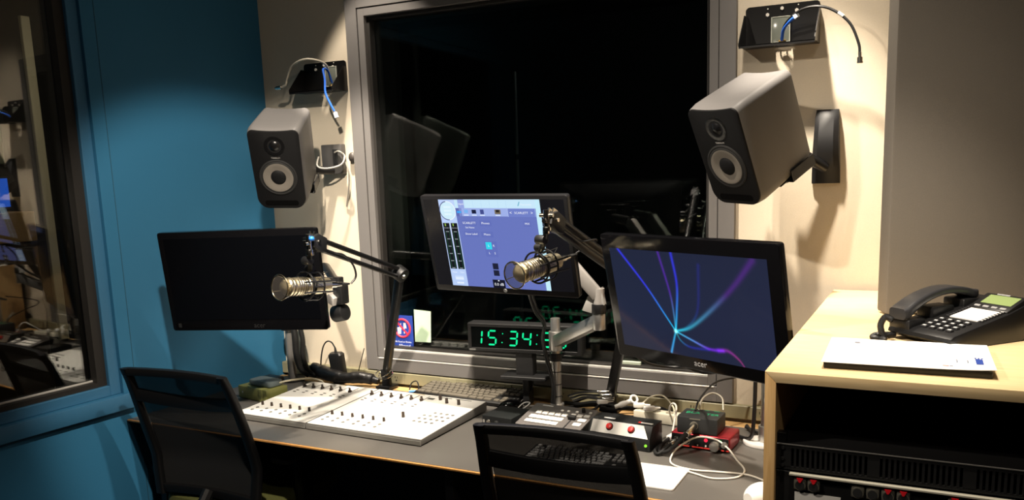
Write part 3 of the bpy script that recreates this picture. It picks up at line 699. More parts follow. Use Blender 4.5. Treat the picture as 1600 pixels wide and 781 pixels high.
b = B(); b.cyl(E1+Vector((0, 0, .022)), E1+Vector((0, 0, .052)), .023, n=24, bev=.002, M=O); obj('elbow_cap', b, blackp, a2)
E3 = Vector((-1.20, -.395, 1.36))
Sx = Vector((-.99, -.30, 1.245))
b = B(); b.cyl(E1+Vector((0, 0, .05)), E1+Vector((0, 0, .10)), .018, n=20, M=O)
Mx = O @ frame_to(E1+Vector((0, 0, .075)), Vector((-1.10, -.345, 1.36))); Ln = (Vector((-1.10, -.345, 1.36))-E1-Vector((0, 0, .075))).length
b.box(0, Ln, -.016, .016, -.020, .020, .006, 2, Mx); obj('spring_arm', b, mat('pale_grey_arm', rgb(176, 172, 168), .4, .2), a2)
b = B(); b.prism([(-.02, .0), (.03, -.012), (.055, .02), (.045, .075), (.028, .055), (.0, .045)], -.012, .012, O @ T(-.988, -.305, 1.135) @ XZ, .003); obj('joint_cover', b, mat('white_cover', rgb(168, 166, 162), .4), a2)
b = B(); b.cyl((-1.10, -.345, 1.36), (-1.2, -.40, 1.37), .018, n=16, M=O); b.cyl((-1.2, -.405, 1.33), (-1.2, -.405, 1.40), .022, n=20, M=O); b.box(-1.255, -1.145, -.43, -.42, 1.31, 1.42, .004, 2, O); obj('tilt_head', b, blackp, a2)
tag(obj('monitor_cables', B().tube([(-1.14, -.44, 1.24), (-1.165, -.33, 1.13), (-1.195, -.20, 1.06), (-1.215, -.17, 1.0), (-1.200, -.175, .93), (-1.178, -.178, .85), (-1.182, -.178, .78)], .005, 8, 6).tube([(-1.13, -.44, 1.24), (-1.155, -.33, 1.135), (-1.186, -.21, 1.07), (-1.206, -.18, 1.0), (-1.19, -.181, .93), (-1.170, -.180, .85), (-1.172, -.181, .78)], .004, 8, 6), blackp), 'pair of black cables running down the silver monitor pole', 'cable')
# left: dark pole and arm
a1 = thing('monitor_support', 'dark monitor pole wrapped in cable behind the switched off monitor', 'monitor arm', (-2.394, -.105, .74), group='monitor arms')
O = T(2.394, .105, -.74)
b = B(); b.cyl((-2.394, -.105, .74), (-2.394, -.105, 1.30), .0175, n=24, bev=.001, M=O); obj('pole', b, mat('dark_steel', rgb(150, 148, 145), .4, .5), a1)
b = B(); b.cyl((-2.394, -.105, .74), (-2.394, -.105, .752), .05, n=24, bev=.002, M=O); obj('base_plate', b, blackp, a1)
b = B(); b.cyl((-2.394, -.105, .955), (-2.394, -.105, 1.00), .034, n=24, bev=.002, M=O); obj('clamp_ring', b, blackp, a1)
b = B(); b.cyl((-2.394, -.105, 1.19), (-2.394, -.105, 1.27), .03, n=24, bev=.002, M=O); b.tube([(-2.394, -.105, 1.23), (-2.10, -.20, 1.23), (-1.93, -.36, 1.20)], .017, 12, 0, M=O); b.tube([(-1.93, -.36, 1.20), (-1.98, -.47, 1.22), (-2.06, -.60, 1.24)], .017, 12, 0, M=O); obj('arm', b, blackm, a1)
b = B(); b.cyl((-1.945, -.36, 1.085), (-1.895, -.36, 1.095), .030, n=24, bev=.004, M=O); b.box(-1.925, -1.885, -.39, -.345, 1.125, 1.195, .006, 2, O); b.box(-1.935, -1.905, -.375, -.345, 1.09, 1.22, .004, 2, O); obj('elbow', b, blackp, a1)
b = B(); b.prism([(-.028, .0), (.014, -.022), (.022, .005), (.0, .022)], -.012, .012, O @ T(-1.925, -.40, 1.145) @ XZ, .003); obj('joint_cover', b, _M['pale_grey_arm'], a1)
tag(obj('wrapped_cables', B().tube([(-2.355, -.125, 1.0), (-2.345, -.128, .93), (-2.352, -.12, .86), (-2.34, -.115, .80), (-2.31, -.10, .768)], .013, 10, 5).tube([(-2.335, -.115, 1.0), (-2.322, -.11, .92), (-2.332, -.105, .85), (-2.315, -.10, .79), (-2.28, -.09, .765)], .010, 10, 5), rubber), 'black sleeved cables running down the dark monitor pole', 'cable')
# right: silver pole with white foot
a3 = thing('monitor_support', 'silver monitor pole on an oval white foot beside the wooden cabinet', 'monitor arm', (-.455, -.235, .74), group='monitor arms')
O = T(.455, .235, -.74)
b = B(); b.cyl((-.455, -.235, .745), (-.455, -.235, 1.23), .0165, n=24, bev=.001, M=O); obj('pole', b, alu, a3)
b = B(); b.cyl((-.455, -.235, .752), (-.455, -.235, .80), .0235, n=24, bev=.002, M=O); obj('base_collar', b, alu, a3)
b = B(); b.prism([(.068*math.cos(2*PI*i/32), .052*math.sin(2*PI*i/32)) for i in range(32)], 0, .012, T(0, 0, .0) , .003); obj('foot_plate', b, white_p, a3)
b = B(); b.box(-.475, -.43, -.262, -.2, 1.16, 1.22, .004, 2, O); b.tube([(-.455, -.235, 1.19), (-.50, -.36, 1.20), (-.555, -.535, 1.215)], .016, 12, 0, M=O); obj('arm', b, alu, a3)
tag(obj('monitor_cables', B().tube([(-.485, -.26, 1.10), (-.483, -.266, .95), (-.487, -.262, .82), (-.50, -.25, .76), (-.56, -.20, .748)], .006, 8, 6), blackp), 'black cable hanging beside the silver pole next to the wooden cabinet', 'cable')

# ------------------------------------------------------------------ microphones and booms
def basis(ax, up=(0, 0, 1)):
    z = Vector(ax).normalized(); u = Vector(up); y = (u-z*u.dot(z)).normalized(); x = y.cross(z)
    return Matrix((x, y, z)).transposed().to_4x4()
def microphone(label, ringc, tail, hang):
    """local z runs along the microphone, from the tail to the mesh ring; y is up"""
    rc = Vector(ringc); tl = Vector(tail); ax = rc-tl; L = ax.length
    mid = (rc+tl)/2; rotm = basis(ax)
    s = thing('studio_microphone', label, 'microphone', mid, rotm.to_euler(), 'microphones on boom arms')
    h = L/2
    b = B(); b.lathe([(0, -h), (.017, -h), (.0215, -h+.004), (.0215, -h+.024), (.0265, -h+.03), (.0265, h-.098), (.025, h-.096), (.025, h-.090), (.0275, h-.088), (.0275, h-.05), (.025, h-.048), (.025, h-.044), (.0275, h-.042), (.0275, h-.026), (.024, h-.022), (0, h-.022)], 36)
    obj('body', b, champagne, s)
    b = B()
    for i in range(4): b.torus((0, 0, h-.082+i*.008), (0, 0, 1), .0277, .0009, 36, 6)
    b.torus((0, 0, h-.035), (0, 0, 1), .0278, .0012, 36, 6); obj('trim_rings', b, chrome, s)
    b = B(); b.torus((0, 0, h), (0, 0, 1), .0365, .0021, 40, 8)
    for a in range(4): b.tube([(.0365*math.cos(a*PI/2+.4), .0365*math.sin(a*PI/2+.4), h), (.027*math.cos(a*PI/2+.4), .027*math.sin(a*PI/2+.4), h-.030)], .0011, 6, 0)
    pf = obj('pop_filter', b, mat('pale_gold_ring', rgb(214, 202, 172), .25, 1), s)
    b = B(); b.cyl((0, 0, h-.0006), (0, 0, h+.0006), .0362, n=40); gz = mat('filter_gauze', rgb(66, 62, 58), .7); gz.node_tree.nodes['Principled BSDF'].inputs['Alpha'].default_value = .36; obj('gauze', b, gz, pf)
    b = B(); b.ball((0, 0, h-.024), .0235, (1, 1, .75), 24); obj('capsule_grille', b, mat('grille_gold', rgb(150, 138, 108), .4, .8, bump=.8, bscale=1500), s)
    b = B(); b.lathe([(0, -h-.052), (.0065, -h-.05), (.0075, -h-.030), (.0095, -h-.028), (.0095, -h-.002), (0, -h-.002)], 20); obj('connector', b, chrome, s)
    b = B(); b.lathe([(0, -h-.085), (.003, -h-.084), (.0065, -h-.052), (0, -h-.051)], 16); obj('strain_relief', b, rubber, s)
    # spider shock mount: two rings, elastic zigzag, outer bars, hanging yoke
    b = B(); c0 = -h*.18
    b.torus((0, 0, c0+.018), (0, 0, 1), .043, .0028, 40, 8); b.torus((0, 0, c0-.022), (0, 0, 1), .043, .0028, 40, 8)
    b.torus((0, 0, c0-.002), (0, 0, 1), .0295, .003, 36, 8)
    for sgn, a in ((1, 70), (1, 110), (-1, 250), (-1, 290), (1, 0), (1, 180)):
        x, y = math.cos(R(a)), math.sin(R(a)); b.tube([(x*.043, y*.043, c0-.022), (x*.043, y*.043, c0+.018)], .0022, 6, 0)
    for a in (20, 160, 200, 340):
        x, y = math.cos(R(a)), math.sin(R(a))
        b.tube([(x*.050, y*.046, c0+.055), (x*.046, y*.044, c0), (x*.052, y*.047, c0-.060)], .0026, 6, 3)
    sm = obj('shock_mount', b, blackm, s)
    b = B(); pts = []
    for i in range(8):
        a = R(45*i+22); rr = .043 if i % 2 else .030; pts.append((rr*math.cos(a), rr*math.sin(a), c0+(.018 if i % 2 else -.002)))
    b.tube(pts, .0016, 6, 0, True)
    pts = [(( .047 if i % 2 else .030)*math.cos(R(45*i+22)), (.045 if i % 2 else .030)*math.sin(R(45*i+22)), c0+(-.055 if i % 2 else -.004)) for i in range(8)]
    b.tube(pts, .0014, 6, 0, True); obj('elastic_cord', b, rubber, sm)
    # yoke from the mount up to the boom clamp (world space hang point)
    inv = (Matrix.Translation(mid) @ rotm).inverted()
    hp = inv @ Vector(hang)
    b = B(); b.tube([(0, .043, c0-.002), (hp.x*.35, .058, c0-.002+(hp.z-c0)*.35), tuple(hp)], .0075, 10, 3); b.cyl((-.012, .052, c0-.002), (.012, .052, c0-.002), .010, n=16)
    hv = Vector(hp)*.55+Vector((0, .02, 0)); b.cyl(hv-Vector((.016, 0, 0)), hv+Vector((.014, 0, 0)), .013, n=16, bev=.002); obj('swivel_yoke', b, blackp, s)
    return s
def boom(label, base, elbow, end, thick, dual, dotm):
    s = thing('microphone_boom', label, 'boom arm', (base[0], base[1], .74), group='microphone boom arms')
    O = T(-base[0], -base[1], -.74)
    P0 = Vector((base[0], base[1], .80)); E = Vector(elbow); F = Vector(end)
    b = B(); b.box(base[0]-.033, base[0]+.033, base[1]-.033, base[1]+.033, .74, .752, .003, 2, O); b.cyl((base[0], base[1], .75), (base[0], base[1], .785), .021, .017, 20, M=O); obj('desk_clamp', b, blackm, s)
    b = B(); b.box(base[0]-.017, base[0]+.017, base[1]-.017, base[1]+.017, .78, .815, .004, 2, O); obj('swivel_post', b, blackm, s)
    b = B(); Mx = O @ frame_to(P0, E, (0, -1, .3)); Ln = (E-P0).length
    b.box(0, Ln, -.016, .016, -.0105, .0105, .004, 2, Mx); obj('lower_arm', b, blackm, s)
    # elbow
    side = (E-P0).cross(F-E).normalized()
    b = B(); b.cyl(E-side*.019, E+side*.019, .0265, n=28, bev=.002, M=O); ek = obj('elbow_joint', b, blackp, s)
    b = B(); b.cyl(E-side*.023, E+side*.023, .0085, n=16, bev=.001, M=O); obj('pivot_screw', b, chrome, ek)
    Mx = O @ frame_to(E, F); Ln = (F-E).length
    b = B()
    if dual:
        b.tube([(0.0, 0, .014), (Ln-.02, 0, .014)], .0078, 12, 0, M=Mx); b.tube([(.0, 0, -.014), (Ln-.02, 0, -.014)], .0078, 12, 0, M=Mx)
    else:
        b.tube([(.0, 0, .013), (Ln-.02, 0, .013)], .012, 14, 0, M=Mx); b.tube([(.0, 0, -.013), (Ln-.02, 0, -.013)], .012, 14, 0, M=Mx); b.box(0, Ln-.02, -.006, .006, -.012, .012, .002, 1, Mx)
    obj('upper_arm', b, blackm, s)
    b = B(); b.prism([(Ln-.055, .022), (Ln-.01, .026), (Ln+.012, .012), (Ln+.008, -.016), (Ln-.03, -.026), (Ln-.06, -.02)], -.016, .016, Mx @ XZ, .004); hd = obj('arm_head', b, blackp, s)
    b = B()
    b.cyl((Ln-.012, -.02, .002), (Ln-.012, .02, .002), .0055, n=12, M=Mx); b.box(Ln-.016, Ln+.006, -.009, -.005, -.004, .03, .001, 1, Mx); b.box(Ln-.016, Ln+.006, .005, .009, -.004, .03, .001, 1, Mx); obj('head_bolts', b, chrome, hd)
    e = Mx @ Vector((Ln+.014, 0, -.004))
    b = B(); b.cyl(e+Vector((0, 0, -.024)), e+Vector((0, 0, .022)), .0085, n=16, M=None); b.cyl(e+Vector((-.019, 0, .008)), e+Vector((.019, 0, .008)), .0055, n=12); b.cyl(e+Vector((0, -.018, -.006)), e+Vector((0, .018, -.006)), .006, n=12); b.cyl(e+Vector((0, 0, -.04)), e+Vector((0, 0, -.022)), .0115, n=16, bev=.001); obj('end_swivel', b, chrome, s)
    if dotm:
        b = B(); b.ball(e+Vector((.017, -.008, .010)), .008, (1, 1, .9)); obj('tension_knob', b, dotm, s)
    return s, Vector((base[0], base[1], .74))+e
j1 = (-1.707, -.282, 1.228); e1 = (-1.652, -.800, 1.390)
s1, tip1 = boom('black two rod microphone boom arm clamped behind the white console', (-1.945, -.07), j1, e1, 0, True, mat('blue_knob', rgb(40, 120, 220), .4))
j2 = (-.862, -.245, 1.227); e2 = (-.937, -.695, 1.447)
s2, tip2 = boom('thick black microphone boom arm rising between the two lit monitors', (-1.014, -.052), j2, e2, 0, False, None)
microphone('champagne microphone hanging before the switched off monitor', (-1.7096, -.8864, 1.2649), (-1.679, -.705, 1.248), tip1+Vector((0, 0, -.03)))
microphone('champagne microphone hanging before the lit mixer program monitor', (-1.0125, -.7615, 1.3037), (-.963, -.589, 1.324), tip2+Vector((0, 0, -.03)))
tag(obj('microphone_cable', B().tube([(-1.664, -.615, 1.240), (-1.655, -.60, 1.262), (-1.648, -.62, 1.30), (-1.650, -.66, 1.335), (-1.66, -.70, 1.345), (-1.675, -.73, 1.352)], .0032, 8, 6), blackp), 'short black cable rising from the tail of the microphone by the switched off monitor', 'cable')
tag(obj('microphone_cable', B().tube([(-.942, -.510, 1.336), (-.930, -.49, 1.345), (-.905, -.46, 1.358), (-.885, -.50, 1.375), (-.905, -.56, 1.375), (-.925, -.62, 1.40), (-.935, -.655, 1.435)], .0028, 8, 6), blackp), 'thin black cable looping from the tail of the microphone by the mixer program monitor', 'cable')
tag(obj('cable_tie', B().torus((-1.943, -.09, .80), (.15, -.35, 1), .034, .0025, 32, 6).torus((-1.938, -.092, .806), (-.3, -.6, 1), .026, .0025, 32, 6), chrome), 'coiled silver wire around the foot of the boom arm behind the white console', 'wire')

# ------------------------------------------------------------------ mixing consoles
con_white = mat('console_white', rgb(226, 224, 218), .45, var=.015); con_side = mat('console_side', rgb(110, 108, 104), .4, .3)
knob_m = mat('fader_knob', rgb(52, 40, 32), .4); slot_m = mat('fader_slot', rgb(60, 56, 52), .6); btn_m = mat('console_button', rgb(112, 110, 104), .45); btn_d = mat('console_button_dark', rgb(70, 66, 60), .45)
def console(label, x0, x1, y0, y1, cols, right, rz):
    w = x1-x0; d = y1-y0; s = thing('mixing_console', label, 'mixing console', ((x0+x1)/2, (y0+y1)/2, .74), (0, 0, R(rz)), 'white mixing consoles')
    zf, zb = .021, .036
    b = B(); prof = [(-d/2+.002, .004), (-d/2, zf-.006), (-d/2+.003, zf), (d/2-.002, zb), (d/2, zb-.003), (d/2, .006)]
    b.prism(prof, -w/2, w/2, SIDE, .0012); obj('chassis', b, con_side, s)
    sl = math.atan2(zb-zf, d); F = T(0, 0, (zf+zb)/2) @ Matrix.Rotation(sl, 4, 'X')
    b = B(); b.box(-w/2+.0015, w/2-.0015, -d/2+.004, d/2-.003, -.001, .0018, .0006, 1, F); obj('faceplate', b, con_white, s)
    b = B(); b.box(-w/2, w/2, -d/2-.0012, -d/2+.002, .003, zf-.004, .0006, 1); obj('front_rail', b, mat('rail_alu', rgb(170, 168, 162), .35, .7), s)
    b = B(); b1 = B()
    for u in cols: b1.box(u-.0017, u+.0017, .118, .186, .0014, .0022, 0, 1, F)
    obj('fader_slots', b1, slot_m, s)
    for n_, u in enumerate(cols):
        kb_ = B(); kb_.box(u-.0055, u+.0055, .126, .138, .0016, .010, .002, 2, F); kb_.box(u-.0035, u+.0035, .129, .135, .009, .019, .001, 1, F); obj('fader_knob', kb_, knob_m, s)
        for y in (.088, .070): bd_ = B(); bd_.box(u-.002, u+.010, y-.0035, y+.0035, .0014, .003, .0005, 1, F); obj('channel_key', bd_, btn_d, s)
        kc = B(); kc.cyl(F @ Vector((u+.006, -.098, .001)), F @ Vector((u+.006, -.098, .015)), .0052, .0042, 12); obj('rotary_knob', kc, knob_m, s)
        for y in (-.130, -.156): bb = B(); bb.cyl(F @ Vector((u+.012, y, .001)), F @ Vector((u+.012, y, .0036)), .0058, n=14); obj('round_button', bb, btn_m, s)
    if right:
        for r_ in range(4):
            for c_ in range(5):
                if (r_, c_) not in ((0, 4), (3, 0)): b = B(); b.cyl(F @ Vector((.108+c_*.0235, -.062+r_*.031, .001)), F @ Vector((.108+c_*.0235, -.062+r_*.031, .0036)), .0058, n=12); obj('round_button', b, btn_m, s)
        for u, y in ((.050, -.040), (.065, .165), (.108, .140), (.158, .139)):
            kc = B(); kc.cyl(F @ Vector((u, y, .001)), F @ Vector((u, y, .020)), .0060, .005, 14); obj('rotary_knob', kc, knob_m, s)
        b = B(); b.box(.015, .040, .155, .170, .0014, .003, 0, 1, F); b.box(.04, .10, .186, .190, .0014, .0024, 0, 1, F); b.box(.115, .18, .186, .190, .0014, .0024, 0, 1, F); obj('display_windows', b, mat('dark_window', rgb(48, 44, 40), .3), s)
    b = B(); b.box(-.075 if right else -.02, -.02 if right else .02, .190, .196, .0014, .0024, 0, 1, F); obj('name_strip', b, mat('strip_tan', rgb(190, 170, 130), .5), s)
    for x in ((-w/2+.02), w/2-.02):
        for y in (-d/2+.03, d/2-.03): b = B(); b.cyl((x, y, 0), (x, y, .006), .009, n=12); obj('rubber_foot', b, rubber, s)
    return s
console('white mixing console with six faders, the narrower one nearest the teal wall', -2.207, -1.886, -.618, -.212, [-.137+.044*k for k in range(6)], False, -1.5)
console('white mixing console with more faders and knobs beside the dark keyboard', -1.881, -1.417, -.628, -.220, [-.213+.044*k for k in range(6)], True, -1.5)

# ------------------------------------------------------------------ keyboards
def keyboard(label, loc, rotz, w, d, base_m, key_m, rows, tilt, grp):
    s = thing('computer_keyboard', label, 'keyboard', loc, (0, 0, R(rotz)), grp)
    K = Matrix.Rotation(R(tilt), 4, 'X') @ T(0, 0, .002) 
    K = T(0, -d/2, 0) @ K @ T(0, d/2, 0)
    b = B(); b.prism([(-d/2, 0), (-d/2, .010), (-d/2+.004, .013), (d/2-.003, .013), (d/2, .010), (d/2, 0)], -w/2, w/2, K @ SIDE, .001)
    b.box(-w/2+.03, -w/2+.05, d/2-.03, d/2-.015, 0, math.sin(R(tilt))*d+.004); b.box(w/2-.05, w/2-.03, d/2-.03, d/2-.015, 0, math.sin(R(tilt))*d+.004)
    obj('case', b, base_m, s)
    rh = (d-.014)/len(rows); shared = {}
    for r_, row in enumerate(rows):
        x = -w/2+.008; unit = (w-.016)/sum(row)
        for k in row:
            wk = k*unit
            if k > 0:
                key = round(k, 2), r_
                y = -d/2+.007+rh*(r_+.5)
                if (round(k, 2)) not in shared:
                    kb_ = B(); kb_.loft([[(px, py, 0) for px, py in rrect(wk-.0045, rh-.0048, .002, 2)], [(px, py, .0045) for px, py in rrect(wk-.0055, rh-.0058, .002, 2)], [(px, py, .0052) for px, py in rrect(wk-.0078, rh-.0082, .002, 2)]])
                    o = obj('key', kb_, key_m, s); shared[round(k, 2)] = o
                else:
                    o = shared[round(k, 2)].copy(); COL.objects.link(o)
                o.matrix_local = K @ T(x+wk/2, y, .0128)
            else: wk = -k*unit
            x += wk
    return s
ROWS = [[1.4, 1.2, 1.4, 5.4, 1.4, 1.2, 1.4, -.3, 1, 1, 1], [2.2]+[1]*10+[2.5, -1.2, 1, -1.2], [1.8]+[1]*11+[1.9, -3.4], [1.5]+[1]*12+[1.5, -.2, 1, 1, 1], [1]*13+[2, -.2, 1, 1, 1], [1, -.8]+[1]*12+[-.9, -.2, 1, 1, 1]]
for r_ in ROWS: 
    f = 18.2/sum(abs(v) for v in r_)
    for i in range(len(r_)): r_[i] = r_[i]*f
def fix(rows):
    return rows
# sums use absolute values for the gaps
def keyboard_rows(): return [list(r_) for r_ in ROWS]
_sum = sum
def sum(v, *a):
    v = list(v); return _sum([abs(x) if isinstance(x, (int, float)) else x for x in v], *a) if v and isinstance(v[0], (int, float)) else _sum(v, *a)
keyboard('dark computer keyboard with shiny keys lying behind the white console', (-1.555, -.078, .742), -4, .43, .150, mat('keyboard_dark', rgb(16, 15, 14), .5), mat('key_taupe', rgb(112, 106, 95), .28, .1), keyboard_rows(), 7, 'computer keyboards')
keyboard('grey keyed computer keyboard behind the back of the office chair nearest the cabinet', (-.915, -.592, .74), 0, .312, .125, mat('keyboard_black', rgb(30, 30, 32), .5), mat('key_grey', rgb(190, 190, 190), .5), keyboard_rows(), 3, 'computer keyboards')

# white pad, mouse and their cable
tag(obj('white_pad', B().prism(rrect(.148, .165, .008, 4), 0, .006, None, .0015), white_p, None, (-.679, -.614, .74), (0, 0, R(0))), 'white rectangular pad with rounded corners lying on the desk beside the grey keyboard', 'pad')
ms = thing('computer_mouse', 'white rounded computer mouse on the desk against the wooden cabinet', 'mouse', (-.392, -.640, .74), (0, 0, R(-25)))
def mouse_body(w, d, h):
    rings = []
    for i in range(11):
        t_ = i/10; y = -d/2+d*t_; k = math.sin(PI*(.04+.92*t_))**.45; hh = h*(math.sin(PI*(.05+.75*t_+.1)))**.6
        rings.append([(w/2*k*math.cos(a), y, max(0.0, hh*math.sin(a)**.8)) for a in [PI*j/12 for j in range(13)]])
    return rings
obj('shell', B().loft(mouse_body(.068, .108, .034)), white_p, ms)
obj('scroll_ball', B().ball((0, .030, .029), .0045), mat('light_grey', rgb(170, 170, 170), .4), ms)
tag(obj('mouse_cable', B().tube([(-.608, -.552, .746), (-.58, -.56, .744), (-.53, -.575, .744), (-.475, -.545, .744), (-.465, -.49, .746), (-.50, -.43, .752), (-.535, -.38, .764), (-.575, -.36, .780), (-.625, -.37, .785), (-.66, -.40, .770), (-.68, -.44, .752), (-.665, -.505, .744), (-.60, -.532, .744), (-.53, -.522, .744), (-.455, -.515, .744), (-.40, -.545, .744), (-.375, -.585, .750)], .0026, 8, 8), mat('white_cable', rgb(225, 220, 208), .45)), 'white cable looping between the white pad and the white mouse', 'cable')
bm_ = thing('computer_mouse', 'black computer mouse between the dark keyboard and the control panel', 'mouse', (-1.352, -.165, .74), (0, 0, R(-20)))
obj('shell', B().loft(mouse_body(.06, .105, .034)), gloss_black, bm_)
obj('scroll_wheel', B().cyl((-.004, .026, .026), (.004, .026, .026), .008, n=14), rubber, bm_)

# ------------------------------------------------------------------ control panel with white buttons
cp = thing('video_control_panel', 'grey sloping control panel with rows of white buttons on the desk', 'control panel', (-1.085, -.356, .74), (0, 0, R(-4)))
w, d = .226, .150
F = T(0, -d/2+.002, .034) @ Matrix.Rotation(R(11.5), 4, 'X')
b = B(); b.prism([(-d/2+.012, .001), (-d/2+.004, .032), (d/2-.006, .060), (d/2-.012, .001)], -w/2+.008, w/2-.008, SIDE, .002); obj('case', b, blackp, cp)
b = B(); b.prism(rrect(w, d, .005, 3, 0, d/2), -.001, .005, F, .001); obj('top_plate', b, mat('panel_grey', rgb(104, 100, 98), .4, .1), cp)
btn_lit = mat('lit_button', rgb(240, 238, 232), .4)
def key(x, y, sx, sy): obj('button', B().box(x-sx/2, x+sx/2, y-sy/2, y+sy/2, .004, .0095, .002, 2, F), btn_lit, cp)
for k in range(5): key(-.078+k*.0232, .0275, .0222, .0185); key(-.0765+k*.0240, .0570, .0230, .0205); key(-.0695+k*.0231, .0860, .0195, .0165)
for x, y, a, c in ((.001, .114, .0095, .0095), (.0235, .115, .0095, .0095), (.053, .1175, .010, .0095), (.098, .1225, .0095, .0095), (.050, .0985, .017, .009), (.0735, .0955, .019, .015), (.0965, .099, .019, .015), (.093, .069, .027, .017), (.0885, .040, .027, .018)): key(x, y, a, c)
obj('slide_handle', B().box(.043, .069, .066, .080, .004, .018, .003, 2, F), rubber, cp)
obj('rotary_knob', B().cyl(F @ Vector((.072, .126, .004)), F @ Vector((.072, .126, .018)), .0065, .0055, 14), rubber, cp)
obj('slider_slot', B().box(.053, .058, .012, .088, .0045, .0056, 0, 1, F), rubber, cp)
obj('name_plate', B().box(-.082, -.044, .134, .140, .0045, .006, 0, 1, F), keyl, cp)
b = B()
for k in range(5): b.box(-.074+k*.0231, -.066+k*.0231, .099, .102, .0048, .0056, 0, 1, F); b.box(-.0830+k*.0235, -.071+k*.0235, .0405, .0432, .0048, .0056, 0, 1, F)
obj('printed_legend', b, mat('legend_grey', rgb(190, 188, 180), .5), cp)

# small black box with jack in front of it
sb = thing('headphone_amplifier', 'small black box with headphone jack at the corner of the control panel', 'amplifier box', (-1.280, -.330, .74), (0, 0, R(-4)))
obj('case', B().box(-.056, .056, -.062, .062, .002, .042, .002, 2), mat('box_black', rgb(24, 26, 27), .45), sb)
b = B(); b.torus((-.032, -.063, .022), (0, 1, 0), .006, .002, 20, 6); b.cyl((-.032, -.0635, .022), (-.032, -.06, .022), .005, n=14); obj('jack', b, chrome, sb)
b = B(); b.cyl((.0, -.074, .022), (.0, -.061, .022), .007, .008, 16); obj('volume_knob', b, rubber, sb)
b = B(); b.box(.025, .040, -.063, -.0618, .018, .020); b.box(-.052, -.047, -.063, -.0618, .016, .028); obj('printed_legend', b, _M['legend_grey'], sb)

# ------------------------------------------------------------------ black box with red buttons
rb = thing('talkback_box', 'black box with silver sloping face and two red buttons', 'button box', (-.850, -.375, .74), (0, 0, R(-6)))
w = .205
b = B(); b.prism([(-.045, .002), (-.047, .038), (-.022, .074), (.046, .074), (.048, .002)], -w/2, w/2, SIDE, .002); obj('case', b, _M['box_black'], rb)
sl = math.atan2(.036, .025); F = T(0, -.047, .038) @ Matrix.Rotation(sl, 4, 'X')
b = B(); b.prism([(-w/2+.008, .002), (w/2-.006, .002), (w/2-.028, .0415), (-w/2+.008, .0415)], .0004, .0016, F); obj('silver_face', b, mat('face_silver', rgb(206, 204, 198), .3, .85), rb)
redb = mat('red_button', rgb(205, 34, 30), .35)
for x in (-.034, .038):
    o = obj('push_button', B().lathe([(.0095, 0), (.0095, .006), (.0078, .0095), (0, .011)], 24, F @ T(x, .024, .001)), redb, rb)
    obj('button_collar', B().torus(F @ Vector((x, .024, .002)), F.to_3x3() @ Vector((0, 0, 1)), .0105, .0016, 24, 6), rubber, o)
b = B(); b.box(-w/2+.035, -w/2+.072, -.006, .002, .0738, .0748); obj('name_plate', b, keyl, rb)
b = B(); b.box(.048, .094, -.008, .002, .0738, .0748); b.box(.048, .056, -.0085, .0025, .0742, .0752, mi=1); obj('red_white_sticker', b, [white_p, redb], rb)
for x in (-.03, .005, .035): b = B(); b.torus((x, -.0475, .022), (0, 1, 0), .0065, .0014, 20, 6); obj('jack_ring', b, chrome, rb)
b = B(); b.cyl((.090, -.0495, .020), (.090, -.044, .020), .0042, n=16); obj('green_led', b, glow('led_green', rgb(150, 235, 60), 1.2), rb)

# ------------------------------------------------------------------ red audio interface, green lettered box
ri = thing('audio_interface', 'red metal audio interface with round silver knob under the green lettered box', 'audio interface', (-.622, -.300, .74), (0, 0, R(-3)))
w, d, h = .178, .115, .046
redm = mat('anodised_red', rgb(150, 30, 42), .35, .5)
obj('shell', B().box(-w/2, w/2, -d/2+.006, d/2, .003, h, .006, 3), redm, ri)
obj('front_panel', B().box(-w/2+.003, w/2-.003, -d/2, -d/2+.008, .007, h-.003, .003, 2), mat('panel_black', rgb(14, 14, 15), .35), ri)
YF = -d/2
b = B(); b.cyl((.048, YF-.016, .021), (.048, YF, .021), .0145, .0155, 28, bev=.001); obj('gain_knob', b, alu, ri)
b = B(); b.cyl((.076, YF-.012, .028), (.076, YF, .028), .0085, .009, 20, bev=.001); obj('volume_knob', b, alu, ri)
b = B()
for x in (-.07, -.038): b.torus((x, YF-.001, .024), (0, 1, 0), .0095, .002, 24, 6)
obj('input_jacks', b, chrome, ri)
b = B(); b.cyl((.020, YF-.002, .034), (.020, YF, .034), .0055, n=16); obj('red_led', b, glow('led_red', rgb(255, 40, 70), 1.2), ri)
b = B(); b.cyl((.064, YF-.002, .036), (.064, YF, .036), .003, n=12); obj('green_led', b, glow('led_green2', rgb(60, 220, 90), 1), ri)
b = B(); b.box(.018, .022, YF-.003, YF, .014, .019); b.box(-.006, -.003, YF-.003, YF, .014, .018); obj('switches', b, white_p, ri)
b = B()
for x0, x1 in ((-.085, -.055), (-.05, -.03), (-.022, .012), (.014, .034), (.066, .074), (.080, .088)): b.box(x0, x1, YF-.0008, YF+.001, .0072, .0108)
obj('red_stripe', b, mat('bright_red', rgb(230, 70, 60), .4, emit=rgb(230, 60, 50), estr=.25), ri)
di = thing('direct_box', 'black metal box with green lettering on top of the red interface', 'direct box', (-.633, -.303, .786), (0, 0, R(-2)))
w, d, h = .122, .092, .050
obj('case', B().box(-w/2, w/2, -d/2, d/2, .001, h, .003, 2), mat('box_charcoal', rgb(40, 41, 42), .45), di)
b = B(); 
grn = mat('green_print', rgb(30, 168, 116), .5)
b.text('BLA', .026, T(-.026, .004, h+.0002), ext=.0002, sx=1.0); b.text('TER', .024, T(.034, .000, h+.0002), ext=.0002, sx=.95); b.box(-.045, -.03, .036, .039, h, h+.0004); b.box(.0, .014, .036, .039, h, h+.0004); b.box(.028, .045, .036, .039, h, h+.0004)
obj('green_lettering', b, grn, di)
